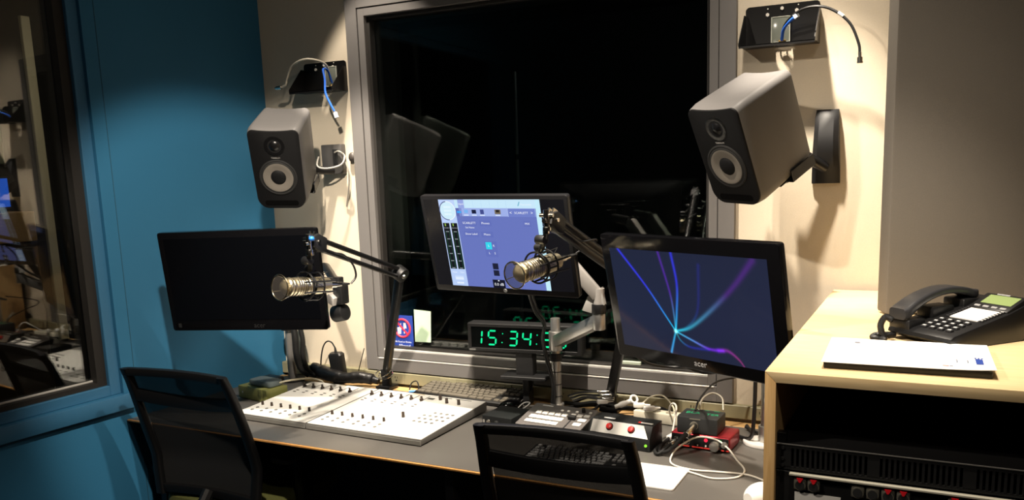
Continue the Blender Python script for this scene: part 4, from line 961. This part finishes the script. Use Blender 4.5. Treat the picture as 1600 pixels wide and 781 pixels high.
b = B(); b.box(-.022, .010, -d/2-.001, -d/2+.001, .044, .047); obj('label_plate', b, mat('plate_grey', rgb(120, 116, 104), .5), di)
b = B(); b.cyl((-.008, -d/2-.004, .026), (-.008, -d/2, .026), .0125, n=24); obj('output_socket', b, jack_m, di)
xl = thing('microphone_cable', 'black cable with a silver plug in the front of the green lettered box', 'cable', (-.64, -.36, .81))
O = T(.64, .36, -.81)
Pd = Vector((-.640, -.358, .812))
pl = Vector((-.652, -.405, .800))
b = B(); b.cyl(Pd+Vector((-.001, .006, .0005)), pl, .0105, .0095, 20, bev=.001, M=O); obj('plug', b, chrome, xl)
b = B(); b.tube([pl, (-.664, -.425, .788), (-.680, -.440, .770), (-.70, -.445, .755), (-.722, -.43, .747), (-.735, -.39, .747), (-.735, -.33, .747), (-.73, -.28, .75)], [.008, .0065, .005, .005, .005, .005, .005], 10, 6, M=O); obj('lead', b, rubber, xl)
x2 = thing('microphone_cable', 'black cable with a silver plug in the front of the red interface', 'cable', (-.69, -.365, .765))
O = T(.69, .365, -.765)
b = B(); b.cyl((-.690, -.364, .765), (-.700, -.404, .764), .0105, .009, 20, bev=.001, M=O); obj('plug', b, chrome, x2)
b = B(); b.tube([(-.700, -.404, .764), (-.708, -.43, .757), (-.722, -.45, .747), (-.738, -.43, .746), (-.742, -.40, .746), (-.738, -.36, .746)], .005, 10, 6, M=O); obj('lead', b, rubber, x2)

# cable clutter behind the boxes
def wireobj(label, pts, r, m, name='cable', sm=7): return tag(obj(name, B().tube(pts, r, 8, sm), m), label, 'cable')
wireobj('black cable arching over the top of the green lettered box', [(-.648, -.275, .838), (-.643, -.25, .868), (-.620, -.22, .880), (-.59, -.225, .868), (-.580, -.25, .838)], .003, wire)
wireobj('grey cable running from the green lettered box up towards the monitor by the cabinet', [(-.658, -.28, .838), (-.652, -.25, .866), (-.63, -.15, .895), (-.58, -.08, .90), (-.53, -.05, .915), (-.50, -.10, .935), (-.49, -.20, .96)], .003, blackp)
wireobj('black cable loop hanging below the monitor by the cabinet', [(-.80, -.42, 1.03), (-.78, -.35, .99), (-.74, -.30, .972), (-.69, -.30, .975), (-.655, -.36, 1.0), (-.645, -.42, 1.03)], .0045, blackp)
wireobj('short black cable drooping beside the monitor logo', [(-.645, -.45, 1.02), (-.62, -.42, 1.0), (-.59, -.42, .995), (-.555, -.44, 1.005), (-.54, -.46, 1.02)], .006, blackp)
wireobj('white cable arching up from the plug strip behind the red interface', [(-.775, -.15, .775), (-.765, -.19, .81), (-.745, -.22, .835), (-.728, -.24, .825), (-.728, -.28, .765)], .003, _M['white_cable'])
wireobj('cream cable arching over the plug strip behind the red button box', [(-.90, -.06, .775), (-.87, -.05, .80), (-.83, -.045, .805), (-.79, -.07, .78), (-.775, -.10, .77)], .003, mat('cream_cable', rgb(210, 204, 180), .5))
wireobj('black cable curling on the desk in front of the raceway', [(-1.16, -.05, .746), (-1.12, -.06, .77), (-1.08, -.05, .78), (-1.05, -.07, .765), (-1.06, -.11, .75), (-1.10, -.12, .746)], .005, blackp)
wireobj('black cable lying from the red interface to the silver pole', [(-.54, -.12, .752), (-.51, -.14, .748), (-.48, -.17, .746), (-.475, -.20, .746), (-.50, -.18, .746), (-.54, -.1, .75)], .005, blackp)
wireobj('thin black cable dropping from the clock to the desk', [(-1.29, -.10, .845), (-1.30, -.09, .80), (-1.325, -.10, .765), (-1.345, -.12, .748), (-1.39, -.12, .746)], .003, blackp)
wireobj('thin black cable end curling up behind the white console', [(-1.83, -.085, .745), (-1.825, -.075, .77), (-1.805, -.07, .778), (-1.79, -.08, .76), (-1.785, -.095, .745)], .0025, blackp)
for i, (y0, lab) in enumerate(((-.10, 'black audio cable with silver plug, nearest the wall behind the control panel'), (-.125, 'black audio cable with silver plug, middle one behind the control panel'), (-.15, 'black audio cable with silver plug, lying closest to the control panel'))):
    c = thing('audio_cable', lab, 'cable', (-1.06, y0, .745), group='audio cables behind the control panel')
    O = T(1.06, -y0, -.745); x = -1.055+.018*i
    obj('lead', B().tube([(-1.16+.02*i, y0+.01, .785), (-1.12+.02*i, y0+.015, .800), (x-.02, y0+.02, .806-.004*i), (x, y0+.025, .806-.004*i)], .004, 8, 5, M=O), blackp, c)
    obj('plug', B().cyl((x, y0+.025, .806-.004*i), (x+.040, y0+.035, .808-.004*i), .0068, n=14, bev=.001, M=O), chrome, c)
tag(obj('cable_bundle', B().tube([(-1.19, -.05, .747), (-1.12, -.09, .76), (-1.06, -.07, .766), (-.99, -.09, .765), (-.93, -.06, .756), (-.86, -.08, .757), (-.80, -.05, .752), (-.74, -.08, .748)], .007, 8, 6).tube([(-1.17, -.11, .747), (-1.08, -.05, .75), (-1.0, -.11, .76), (-.92, -.10, .77), (-.84, -.055, .765), (-.76, -.10, .752)], .006, 8, 6).tube([(-.98, -.12, .747), (-.90, -.14, .752), (-.84, -.12, .766), (-.79, -.13, .76), (-.74, -.12, .75)], .005, 8, 6), rubber), 'tangle of black cables along the back of the desk behind the red button box', 'cable bundle', None, 'stuff')
pst = thing('plug_strip', 'cream plug strip behind the red button box', 'plug strip', (-.80, -.135, .742), (0, 0, R(-6)))
obj('body', B().box(-.10, .10, -.022, .022, 0, .035, .004, 2), mat('cream_plastic', rgb(214, 208, 188), .4), pst)
b = B()
for k in range(4): b.cyl((-.07+k*.045, 0, .0345), (-.07+k*.045, 0, .0362), .013, n=20)
obj('sockets', b, mat('cream_dark', rgb(150, 144, 126), .5), pst)
wp = thing('cable_plug', 'white round ended plug lying on the cables behind the red button box', 'plug', (-.930, -.115, .79), (0, 0, R(30)))
b = B(); b.torus((.02, 0, .012), (.3, -.8, .5), .0125, .0042, 28, 8); obj('ring', b, white_p, wp)
b = B(); b.tube([(.008, 0, .006), (-.02, 0, -.004), (-.045, 0, -.012)], [.008, .010, .007], 12, 4); obj('handle', b, white_p, wp)
for i, (x, y, rz, lab) in enumerate(((-.885, -.125, 20, 'white rectangular plug next to the round ended plug'), (-.842, -.150, 35, 'white tapered plug nearest the red and white sticker'), (-.730, -.285, 80, 'small white plug at the side of the red interface'), (-1.015, -.125, 30, 'white plug beside the boom foot behind the control panel'))):
    c = thing('power_plug', lab, 'plug', (x, y, .782 if i < 2 else (.741 if i == 2 else .782)), (0, 0, R(rz)), 'white plugs among the cables')
    obj('body', B().box(-.022, .016, -.009, .009, 0, .015, .004, 2), white_p, c)
    obj('strain_relief', B().cyl((.015, 0, .0075), (.034, 0, .007), .005, .003, 12), white_p, c)

tag(obj('ribbon_strap', B().tube([(-1.315, -.205, .743), (-1.30, -.165, .765), (-1.275, -.16, .768), (-1.285, -.195, .756), (-1.30, -.22, .75), (-1.27, -.225, .746)], .002, 6, 5), white_p), 'loose white string curled on the desk by the black mouse', 'string')
tag(obj('blue_pen', B().cyl((-1.325, -.185, .7445), (-1.235, -.180, .7445), .0042, n=12, bev=.001), mat('pen_blue', rgb(70, 130, 215), .4)), 'blue pen lying behind the small black box', 'pen')
tag(obj('cable_connector', B().cyl((-1.815, -.11, .7465), (-1.765, -.085, .7465), .0045, n=12), mat('connector_blue', rgb(70, 140, 220), .4)), 'light blue connector lying at the edge of the white console', 'connector')

# ------------------------------------------------------------------ clock
ck = thing('digital_clock', 'black digital wall clock with green digits standing before the window', 'clock', (-1.318, -.088, .79), (0, 0, R(6)))
w, h, d = .426, .104, .055
zc_ = .195
b = B(); b.box(-w/2, w/2, -d/2, d/2, zc_-h/2, zc_+h/2, .003, 2); obj('case', b, mat('clock_case', rgb(34, 34, 35), .45), ck)
b = B(); ring(b, -w/2+.002, w/2-.002, zc_-h/2+.002, zc_+h/2-.002, .012, -d/2-.004, -d/2+.002, .001); ring(b, -w/2+.002, w/2-.002, zc_-h/2+.002, zc_+h/2-.002, .012, d/2-.002, d/2+.004, .001); obj('bezel', b, blackp, ck)
b = B(); b.box(-w/2+.013, w/2-.013, -d/2-.0015, -d/2, zc_-h/2+.013, zc_+h/2-.013); b.box(-w/2+.013, w/2-.013, d/2, d/2+.0015, zc_-h/2+.013, zc_+h/2-.013); obj('face', b, mat('clock_face', rgb(8, 10, 10), .15), ck)
SEG = {'0': 'abcdef', '1': 'bc', '3': 'abgcd', '4': 'fgbc', '5': 'afgcd', '2': 'abged', '9': 'abfgcd'}
gled = glow('green_led_segment', (.0, .85, .32, 1), 1.05)
def digits(b, y, sgn):
    M0 = T(0, y, zc_) @ (Matrix.Rotation(R(90), 4, 'X') if sgn > 0 else Matrix.Rotation(PI, 4, 'Z') @ Matrix.Rotation(R(90), 4, 'X'))
    Sh = Matrix(((1, .10, 0, 0), (0, 1, 0, 0), (0, 0, 1, 0), (0, 0, 0, 1)))
    wd, ht, tk = .029, .050, .0060
    def seg(x0, y0, x1, y1, cx):
        if abs(y1-y0) < 1e-6: poly = [(x0+.002, y0), (x0+.005, y0+tk/2), (x1-.005, y0+tk/2), (x1-.002, y0), (x1-.005, y0-tk/2), (x0+.005, y0-tk/2)]
        else: poly = [(x0, y0+.002), (x0-tk/2, y0+.005), (x0-tk/2, y1-.005), (x0, y1-.002), (x0+tk/2, y1-.005), (x0+tk/2, y0+.005)]
        b.prism([(cx+p, q) for p, q in poly], 0, .0008, M0 @ Sh)
    for ch, cx in zip('153430', (-.173, -.118, -.038, .013, .090, .143)):
        for s_ in SEG[ch]:
            X0, X1, Y0, Y1 = -wd/2, wd/2, -ht/2, ht/2
            if ch == '1': pass
            e = {'a': (X0, Y1, X1, Y1), 'd': (X0, Y0, X1, Y0), 'g': (X0, 0, X1, 0), 'b': (X1, 0, X1, Y1), 'c': (X1, Y0, X1, 0), 'f': (X0, 0, X0, Y1), 'e': (X0, Y0, X0, 0)}[s_]
            seg(*e, cx)
    for cx in (-.079, .051):
        for yy in (-.016, .016): b.cyl(M0 @ Sh @ Vector((cx, yy, 0)), M0 @ Sh @ Vector((cx, yy, .0008)), .0022, n=12)
b = B(); digits(b, -d/2-.0016, 1); obj('green_digits', b, gled, ck)
b = B(); digits(b, d/2+.0016, -1); obj('green_digits', b, gled, ck)
b = B(); b.box(-.034, .030, -.022, .022, .06, zc_-h/2+.004, .002, 1); b.box(-.085, .085, -.05, .05, .05, .062, .002, 1); st = obj('stand', b, mat('clock_stand', rgb(26, 26, 27), .5), ck)
b = B(); b.box(-.012, .012, -.02, .03, -.05, .052, .002, 1); obj('stand_post', b, _M['clock_stand'], st)
b = B(); b.box(-w/2+.006, -w/2+.03, -d/2-.0048, -d/2-.0038, zc_-h/2+.004, zc_-h/2+.010); obj('name_plate', b, mat('plate_dim', rgb(120, 120, 118), .4), ck)

# ------------------------------------------------------------------ things stuck on the window
GY = .0295
sg = thing('no_eating_sticker', 'blue sticker with a red prohibition ring on the window behind the boom arm', 'sticker', (-1.925, GY, .95))
obj('sheet', B().box(-.050, .050, -.0012, 0, -.072, .064), mat('sticker_blue', rgb(36, 62, 150), .5), sg)
b = B(); b.torus((.0, -.0018, .012), (0, 1, 0), .036, .0042, 40, 6); b.box(-.036, .036, -.0026, -.0014, -.0035, .0035, 0, 1, T(0, 0, .012) @ Matrix.Rotation(R(45), 4, 'Y')); obj('prohibition_ring', b, mat('sticker_red', rgb(226, 52, 72), .5), sg)
b = B(); b.prism([(-.022, -.012), (-.008, -.012), (-.005, .014), (-.025, .014)], .0013, .0017, XZ); b.box(.006, .010, -.0017, -.0013, -.010, .034); b.prism([(-.016, .014), (-.013, .014), (-.004, .032), (-.007, .032)], .0013, .0017, XZ); b.prism([(.010, .012), (.020, .012), (.016, .034), (.012, .034)], .0013, .0017, XZ); obj('pictogram', b, white_p, sg)
b = B(); b.text('No Food or Drinks', .010, T(0, -.0016, -.044) @ Matrix.Rotation(R(90), 4, 'X')); b.text('Allowed', .017, T(.006, -.0016, -.060) @ Matrix.Rotation(R(90), 4, 'X')); obj('lettering', b, mat('sticker_white', rgb(225, 228, 236), .5), sg)
tag(obj('paper_note', B().prism([(-.040, -.066), (.034, -.064), (.040, .060), (-.038, .064)], 0, .0008, XZ), mat('pale_green_paper', rgb(196, 222, 190), .7), None, (-1.828, GY, .976)), 'pale green blank paper note taped on the window beside the blue sticker', 'paper note')
tag(obj('pale_strip', B().box(-.095, .0, -.012, 0, -.007, .007, .002, 1), mat('pale_green_plastic', rgb(190, 200, 180), .5), None, (-.93, .029, .893)), 'short pale plastic strip lying on the window sill beyond the clock', 'strip')

# ------------------------------------------------------------------ left end of the desk
gb = thing('green_box', 'olive green metal box on the desk by the dark monitor pole', 'box', (-2.318, -.360, .74), (0, 0, R(-10)))
olive = mat('olive_paint', rgb(118, 120, 66), .5)
obj('case', B().box(-.086, .086, -.05, .05, .002, .050, .003, 2), olive, gb)
obj('lid_band', B().box(.040, .062, -.0515, .0515, .001, .0515, .002, 2), mat('olive_light', rgb(136, 138, 80), .5), gb)
obj('small_socket', B().cyl((-.055, -.053, .028), (-.055, -.048, .028), .005, n=14), chrome, gb)
tag(obj('grey_pouch', B().prism(rrect(.125, .07, .016, 5), 0, .022, None, .005), mat('slate_cover', rgb(92, 104, 106), .6), None, (-2.305, -.355, .7915), (0, 0, R(-8))), 'slate grey rounded device lying on top of the olive green box', 'device')
wireobj('cream cable curving from the olive green box behind the white console', [(-2.245, -.350, .802), (-2.225, -.325, .806), (-2.215, -.27, .80), (-2.205, -.215, .79), (-2.18, -.185, .775), (-2.19, -.15, .748)], .004, _M['cream_cable'])
for i, (a, c) in enumerate((((-2.40, -.21), (-2.30, -.14)),)):
    tag(obj('black_device', B().box(-.055, .03, -.04, .04, .0, .028, .004, 2), blackp, None, (-2.435, -.185, .74), (0, 0, R(-5))), 'flat black box on the desk in the corner behind the olive box', 'box')
ad = thing('power_adapter', 'upright black power adapter leaning by the wall behind the white console', 'power adapter', (-2.185, -.055, .737), (R(6), R(-3), R(8)))
obj('body', B().loft([[(x, y, z) for x, y in rrect(w_, d_, .012, 4)] for z, w_, d_ in ((.0, .052, .034), (.004, .058, .040), (.12, .062, .040), (.128, .05, .03))]), blackp, ad)
obj('strain_relief', B().cyl((0, 0, .127), (.0, 0, .150), .006, .0035, 12), rubber, ad)
obj('lead', B().tube([(0, 0, .149), (-.012, 0, .172), (-.032, .0, .176), (-.055, .004, .155), (-.075, .006, .11), (-.09, .006, .05)], .003, 8, 6), rubber, ad)
cs = B()
pts = [(-2.36, -.085, .775), (-2.31, -.07, .79), (-2.25, -.085, .782), (-2.19, -.098, .775), (-2.12, -.10, .772), (-2.07, -.085, .775), (-2.02, -.075, .770), (-1.985, -.07, .762)]
cs.tube(pts, [.014, .024, .028, .026, .022, .024, .022, .014], 14, 6)
tag(obj('cable_sleeve', cs, mat('crinkled_black', rgb(20, 19, 19), .35, bump=1.0, bscale=60), ), 'crinkled black cable sleeve lying behind the white console', 'cable sleeve')
tag(obj('antenna_rod', B().cyl((-2.10, -.045, .79), (-2.065, -.045, .885), .0018, n=8), blackm), 'thin black antenna rod standing up from the cable sleeve', 'antenna')

# ------------------------------------------------------------------ office chairs
def make_chair(label, x, y, ztop, wid, rotz):
    s = thing('office_chair', label, 'chair', (x, y, 0), (0, 0, R(rotz)), 'black mesh office chairs')
    fm = mat('chair_frame_black', rgb(13, 13, 14), .45, 0, .3); cl = mesh_cloth('chair_mesh', rgb(13, 13, 14), .94)
    W = wid/2
    # local: +y towards the desk, back leans towards -y at the top
    def yo(z):
        t_ = (ztop-z)/.45; return .105*min(1, t_*1.35)**.85 - .03*max(0, t_-.72)
    zs = [ztop-.47+.47*i/10 for i in range(11)]
    for sx in (-1, 1):
        rings = []
        for z in zs:
            t_ = (ztop-z)/.47; wx = .030+.006*t_; xc = sx*(W-.014+.016*math.sin(PI*min(1, t_*.9))-.02*max(0, t_-.7)); yc = yo(z)
            rings.append([(xc+px, yc+py, z) for px, py in rrect(wx, .026, .008, 3)])
        obj('back_post', B().loft(rings), fm, s)
    def rail(zt, hgt, sag, yoff, thick):
        rings = []
        for i in range(17):
            u = -1+2*i/16; z = zt-sag*(1-u*u); bow = .022*(1-u*u)
            rings.append([(u*(W-.012), yo(z)+bow+yoff+py, z+pz) for py, pz in rrect(thick, hgt, .004, 2)])
        return rings
    obj('top_rail', B().loft(rail(ztop-.012, .026, .0, 0, .024)), fm, s)
    obj('lumbar_bar', B().loft(rail(ztop-.098, .044, .020, .0, .016)), fm, s)
    obj('lower_rail', B().loft(rail(ztop-.45, .03, .0, 0, .02)), fm, s)
    rings = []
    for j in range(15):
        z = ztop-.02-.43*j/14; rings.append([(u*(W-.02), yo(z)+.022*(1-u*u)+.006, z) for u in [-1+2*i/12 for i in range(13)]])
    rings2 = [[(p[0], p[1]+.0015, p[2]) for p in r_] for r_ in rings]
    bb = B(); bb.loft(rings, False, closed=False); obj('back_mesh', bb, cl, s)
    ob = mat('olive_seat_fabric', rgb(74, 76, 32), .9)
    seat = B(); seat.loft([[(x_, y_+.33, z_) for x_, y_ in rrect(.47*k, .46*k, .07, 6)] for z_, k in ((.43, .93), (.44, .99), (.465, 1), (.485, .985), (.494, .93))]); obj('seat', seat, ob, s)
    obj('seat_pan', B().box(-.18, .18, .16, .50, .405, .432, .01, 2), fm, s)
    for sx in (-1, 1):
        b = B(); b.box(sx*.262-.04, sx*.262+.04, .17, .42, .632, .655, .01, 3); ar = obj('armrest', b, rubber, s)
        b = B(); b.box(sx*.258-.018, sx*.258+.018, .26, .32, .41, .634, .006, 2); b.box(min(sx*.15, sx*.27), max(sx*.15, sx*.27), .26, .32, .405, .425, .004, 2); obj('armrest_post', b, fm, ar)
    b = B(); b.box(-.05, .05, .06, .30, .38, .41, .006, 2); b.tube([(0, .08, .39), (0, .02, .42), (0, yo(ztop-.45)+.01, ztop-.44)], .022, 10, 4); obj('back_support', b, fm, s)
    b = B(); b.cyl((0, .3, .10), (0, .3, .40), .026, n=20); obj('gas_column', b, chrome, s)
    for k in range(5):
        a = 2*PI*k/5+.3; c_ = Vector((0, .3, 0)); e_ = c_+Vector((math.cos(a)*.30, math.sin(a)*.30, .075))
        b = B(); b.tube([c_+Vector((0, 0, .105)), c_+Vector((math.cos(a)*.15, math.sin(a)*.15, .10)), e_], [.026, .022, .017], 10, 3); lg = obj('base_leg', b, fm, s)
        b = B(); n_ = Vector((-math.sin(a), math.cos(a), 0)); q_ = e_+Vector((0, 0, -.045))
        b.cyl(q_-n_*.022, q_-n_*.006, .029, n=18, bev=.003); b.cyl(q_+n_*.006, q_+n_*.022, .029, n=18, bev=.003); b.cyl(q_, e_, .008, n=10); obj('caster', b, rubber, lg)
    return s
make_chair('black mesh office chair in front of the white consoles, by the teal wall', -2.206, -.873, .968, .452, 1.5)
make_chair('black mesh office chair in front of the control panel, by the wooden cabinet', -.826, -.965, .957, .412, 2.0)

# ------------------------------------------------------------------ beyond the back window: dark studio
dk = mat('studio_dark_wall', rgb(44, 46, 48), .9)
b = B(); b.box(-6.2, 3, 3.9, 4, 0, 2.75); struct('wall_studio', b, dk)
mat('dim_steel', rgb(120, 120, 120), .4, .5)
rs = thing('tall_pole', 'slim upright metal pole in the unlit studio behind the mixer program monitor', 'pole', (-2.375, 2.0, 0))
b = B(); b.cyl((0, 0, .02), (0, 0, 2.14), .012, n=14); obj('tube', b, _M['dim_steel'], rs)
b = B(); b.cyl((0, 0, 0), (0, 0, .02), .15, n=28); b.cyl((0, 0, 1.62), (0, 0, 1.65), .018, n=14); obj('foot', b, blackm, rs)

# ------------------------------------------------------------------ beyond the left window: control room
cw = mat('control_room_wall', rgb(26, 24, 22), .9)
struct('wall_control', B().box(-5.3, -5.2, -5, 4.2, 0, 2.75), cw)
struct('trim_2', B().box(-5.2, -5.17, .80, .86, .55, 2.6, .004, 1), mat('pale_door_edge', rgb(236, 226, 196), .6))
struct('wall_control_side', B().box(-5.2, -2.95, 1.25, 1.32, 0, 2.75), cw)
cs_ = thing('storage_cabinet', 'dark cabinet with tan upper shelf in the control room seen through the teal framed window', 'cabinet', (-4.9, .05, 0))
obj('body', B().box(-.22, .22, -.55, .34, 0, 1.25, .004, 1), mat('dark_wood', rgb(48, 38, 28), .5), cs_)
obj('upper_shelf', B().box(-.22, .23, -.55, .34, 1.25, 1.42, .004, 1), mat('tan_wood', rgb(150, 120, 76), .5), cs_)
obj('door', B().box(.22, .232, -.53, -.05, .05, 1.22, .003, 1), mat('dark_door', rgb(54, 43, 31), .5), cs_)
obj('door', B().box(.22, .232, -.03, .33, .05, 1.22, .003, 1), _M['dark_door'], cs_)
for i, (y, lab) in enumerate(((-.10, 'small blue lit screen farther into the control room'), (.20, 'small blue lit screen on the tan cabinet edge in the control room'))):
    t_ = thing('small_display', lab, 'display', (-4.78, y, 1.42), (0, 0, R(0)), 'blue screens in the control room')
    obj('housing', B().box(-.03, .0, -.135, .135, .02, .20, .004, 2).box(-.06, .04, -.06, .06, 0, .02, .002, 1), blackp, t_)
    b = B(); b.box(0, .002, -.125, .125, .03, .19); b.box(.002, .003, -.10, .02, .10, .16, mi=1); obj('screen', b, [glow('blue_screen', rgb(40, 96, 215), .9), glow('blue_screen_light', rgb(120, 180, 240), .9)], t_)
po = thing('wall_poster', 'grey green wall board in the control room above the blue screens', 'board', (-5.19, .28, 1.5))
obj('board', B().box(0, .015, -.6, .31, .2, .72), mat('grey_green', rgb(98, 106, 84), .8), po)
obj('frame', B().box(0, .02, .30, .325, .18, .74), blackp, po)

# ------------------------------------------------------------------ light
def spot(name, loc, tgt, power, size, blend, rad=.03, col=(1, .83, .62)):
    l = bpy.data.lights.new(name, 'SPOT'); l.energy = power; l.spot_size = R(size); l.spot_blend = blend; l.shadow_soft_size = rad; l.color = col
    o = bpy.data.objects.new(name, l); COL.objects.link(o); o.location = loc
    o.rotation_euler = (Vector(tgt)-Vector(loc)).to_track_quat('-Z', 'Y').to_euler(); return o
WARM = (1, .88, .73)
SPOTS = [((-1.95, -.36, 2.62), (-1.88, -.05, 1.3), 44, 60, .2, .03),         # washes the wall by the left speaker
         ((-1.95, -.36, 2.62), (-2.04, -.05, 1.38), 240, 23, .7, .03),
         ((-.53, -.38, 2.62), (-.22, -.03, 1.2), 230, 38, 1, .03),          # washes the wall by the right speaker
         ((-.53, -.38, 2.62), (-.3, -.3, 1.1), 42, 100, 1, .03),
         ((-1.1, -1.7, 2.62), (-2.3, -.25, 1.0), 195, 46, .4, .03),         # mid-room spots
         ((-1.1, -1.7, 2.62), (-2.1, -.1, .9), 220, 36, 1, .03),
         ((-1.45, -2.05, 2.62), (-.2, -.4, 1.2), 165, 50, 1, .03),
         ((-1.0, -.9, 2.62), (-1.5, -.6, .74), 200, 66, .8, .03),           # over the desk
         ((-1.0, -.9, 2.62), (-.9, -.4, .74), 155, 66, .8, .03),
         ((.0, -2.3, 2.62), (-1.6, -.5, 1.0), 20, 110, .7, .05),
         ((-.2, -1.3, 2.62), (-.06, -.72, 1.15), 175, 48, 1, .03)]
for i_, (a_, t__, p_, s_, bl_, r__) in enumerate(SPOTS): spot('ceiling_spot', a_, t__, p_, s_, bl_, r__, WARM)
def area(name, loc, tgt, power, size, col):
    l = bpy.data.lights.new(name, 'AREA'); l.energy = power; l.size = size; l.color = col
    o = bpy.data.objects.new(name, l); COL.objects.link(o); o.location = loc; o.rotation_euler = (Vector(tgt)-Vector(loc)).to_track_quat('-Z', 'Y').to_euler()
area('control_room_fill', (-3.9, .6, 2.7), (-4.6, .4, 0), 7, .4, (1, .86, .66))  # added fill light, no known fixture: brightens the pale strip behind the glass
area('studio_fill', (-1.0, 2.2, 2.7), (-2.6, 2.4, .8), 3.0, .5, (1, .95, .9))  # added weak fill that lifts the unlit studio off pure black

w = bpy.data.worlds.new('World'); SC.world = w; w.use_nodes = True
w.node_tree.nodes['Background'].inputs[0].default_value = (.0006, .0006, .0007, 1)

# ------------------------------------------------------------------ camera
W_, H_ = 1600, 781
Fpx, PY = 1333.0, 488.6
yaw, pit, rol = -0.47548572, -0.17226678, -0.03423501
fwd = Vector((math.sin(yaw)*math.cos(pit), math.cos(yaw)*math.cos(pit), math.sin(pit))); right = Vector((math.cos(yaw), -math.sin(yaw), 0)); up = right.cross(fwd)
r2 = right*math.cos(rol)+up*math.sin(rol); u2 = -right*math.sin(rol)+up*math.cos(rol)
cd = bpy.data.cameras.new('camera'); cam = bpy.data.objects.new('camera', cd); COL.objects.link(cam)
cam.matrix_world = Matrix.Translation((0, -2.75, 1.592)) @ Matrix((r2, u2, -fwd)).transposed().to_4x4()
cd.sensor_fit = 'HORIZONTAL'; cd.sensor_width = 36; cd.lens = 36*Fpx/W_; cd.shift_y = (PY-H_/2)/W_; cd.clip_start = .02
SC.camera = cam
v = SC.view_settings; v.view_transform = 'Standard'; v.look = 'None'; v.exposure = 0; v.gamma = 1; v.use_curve_mapping = False
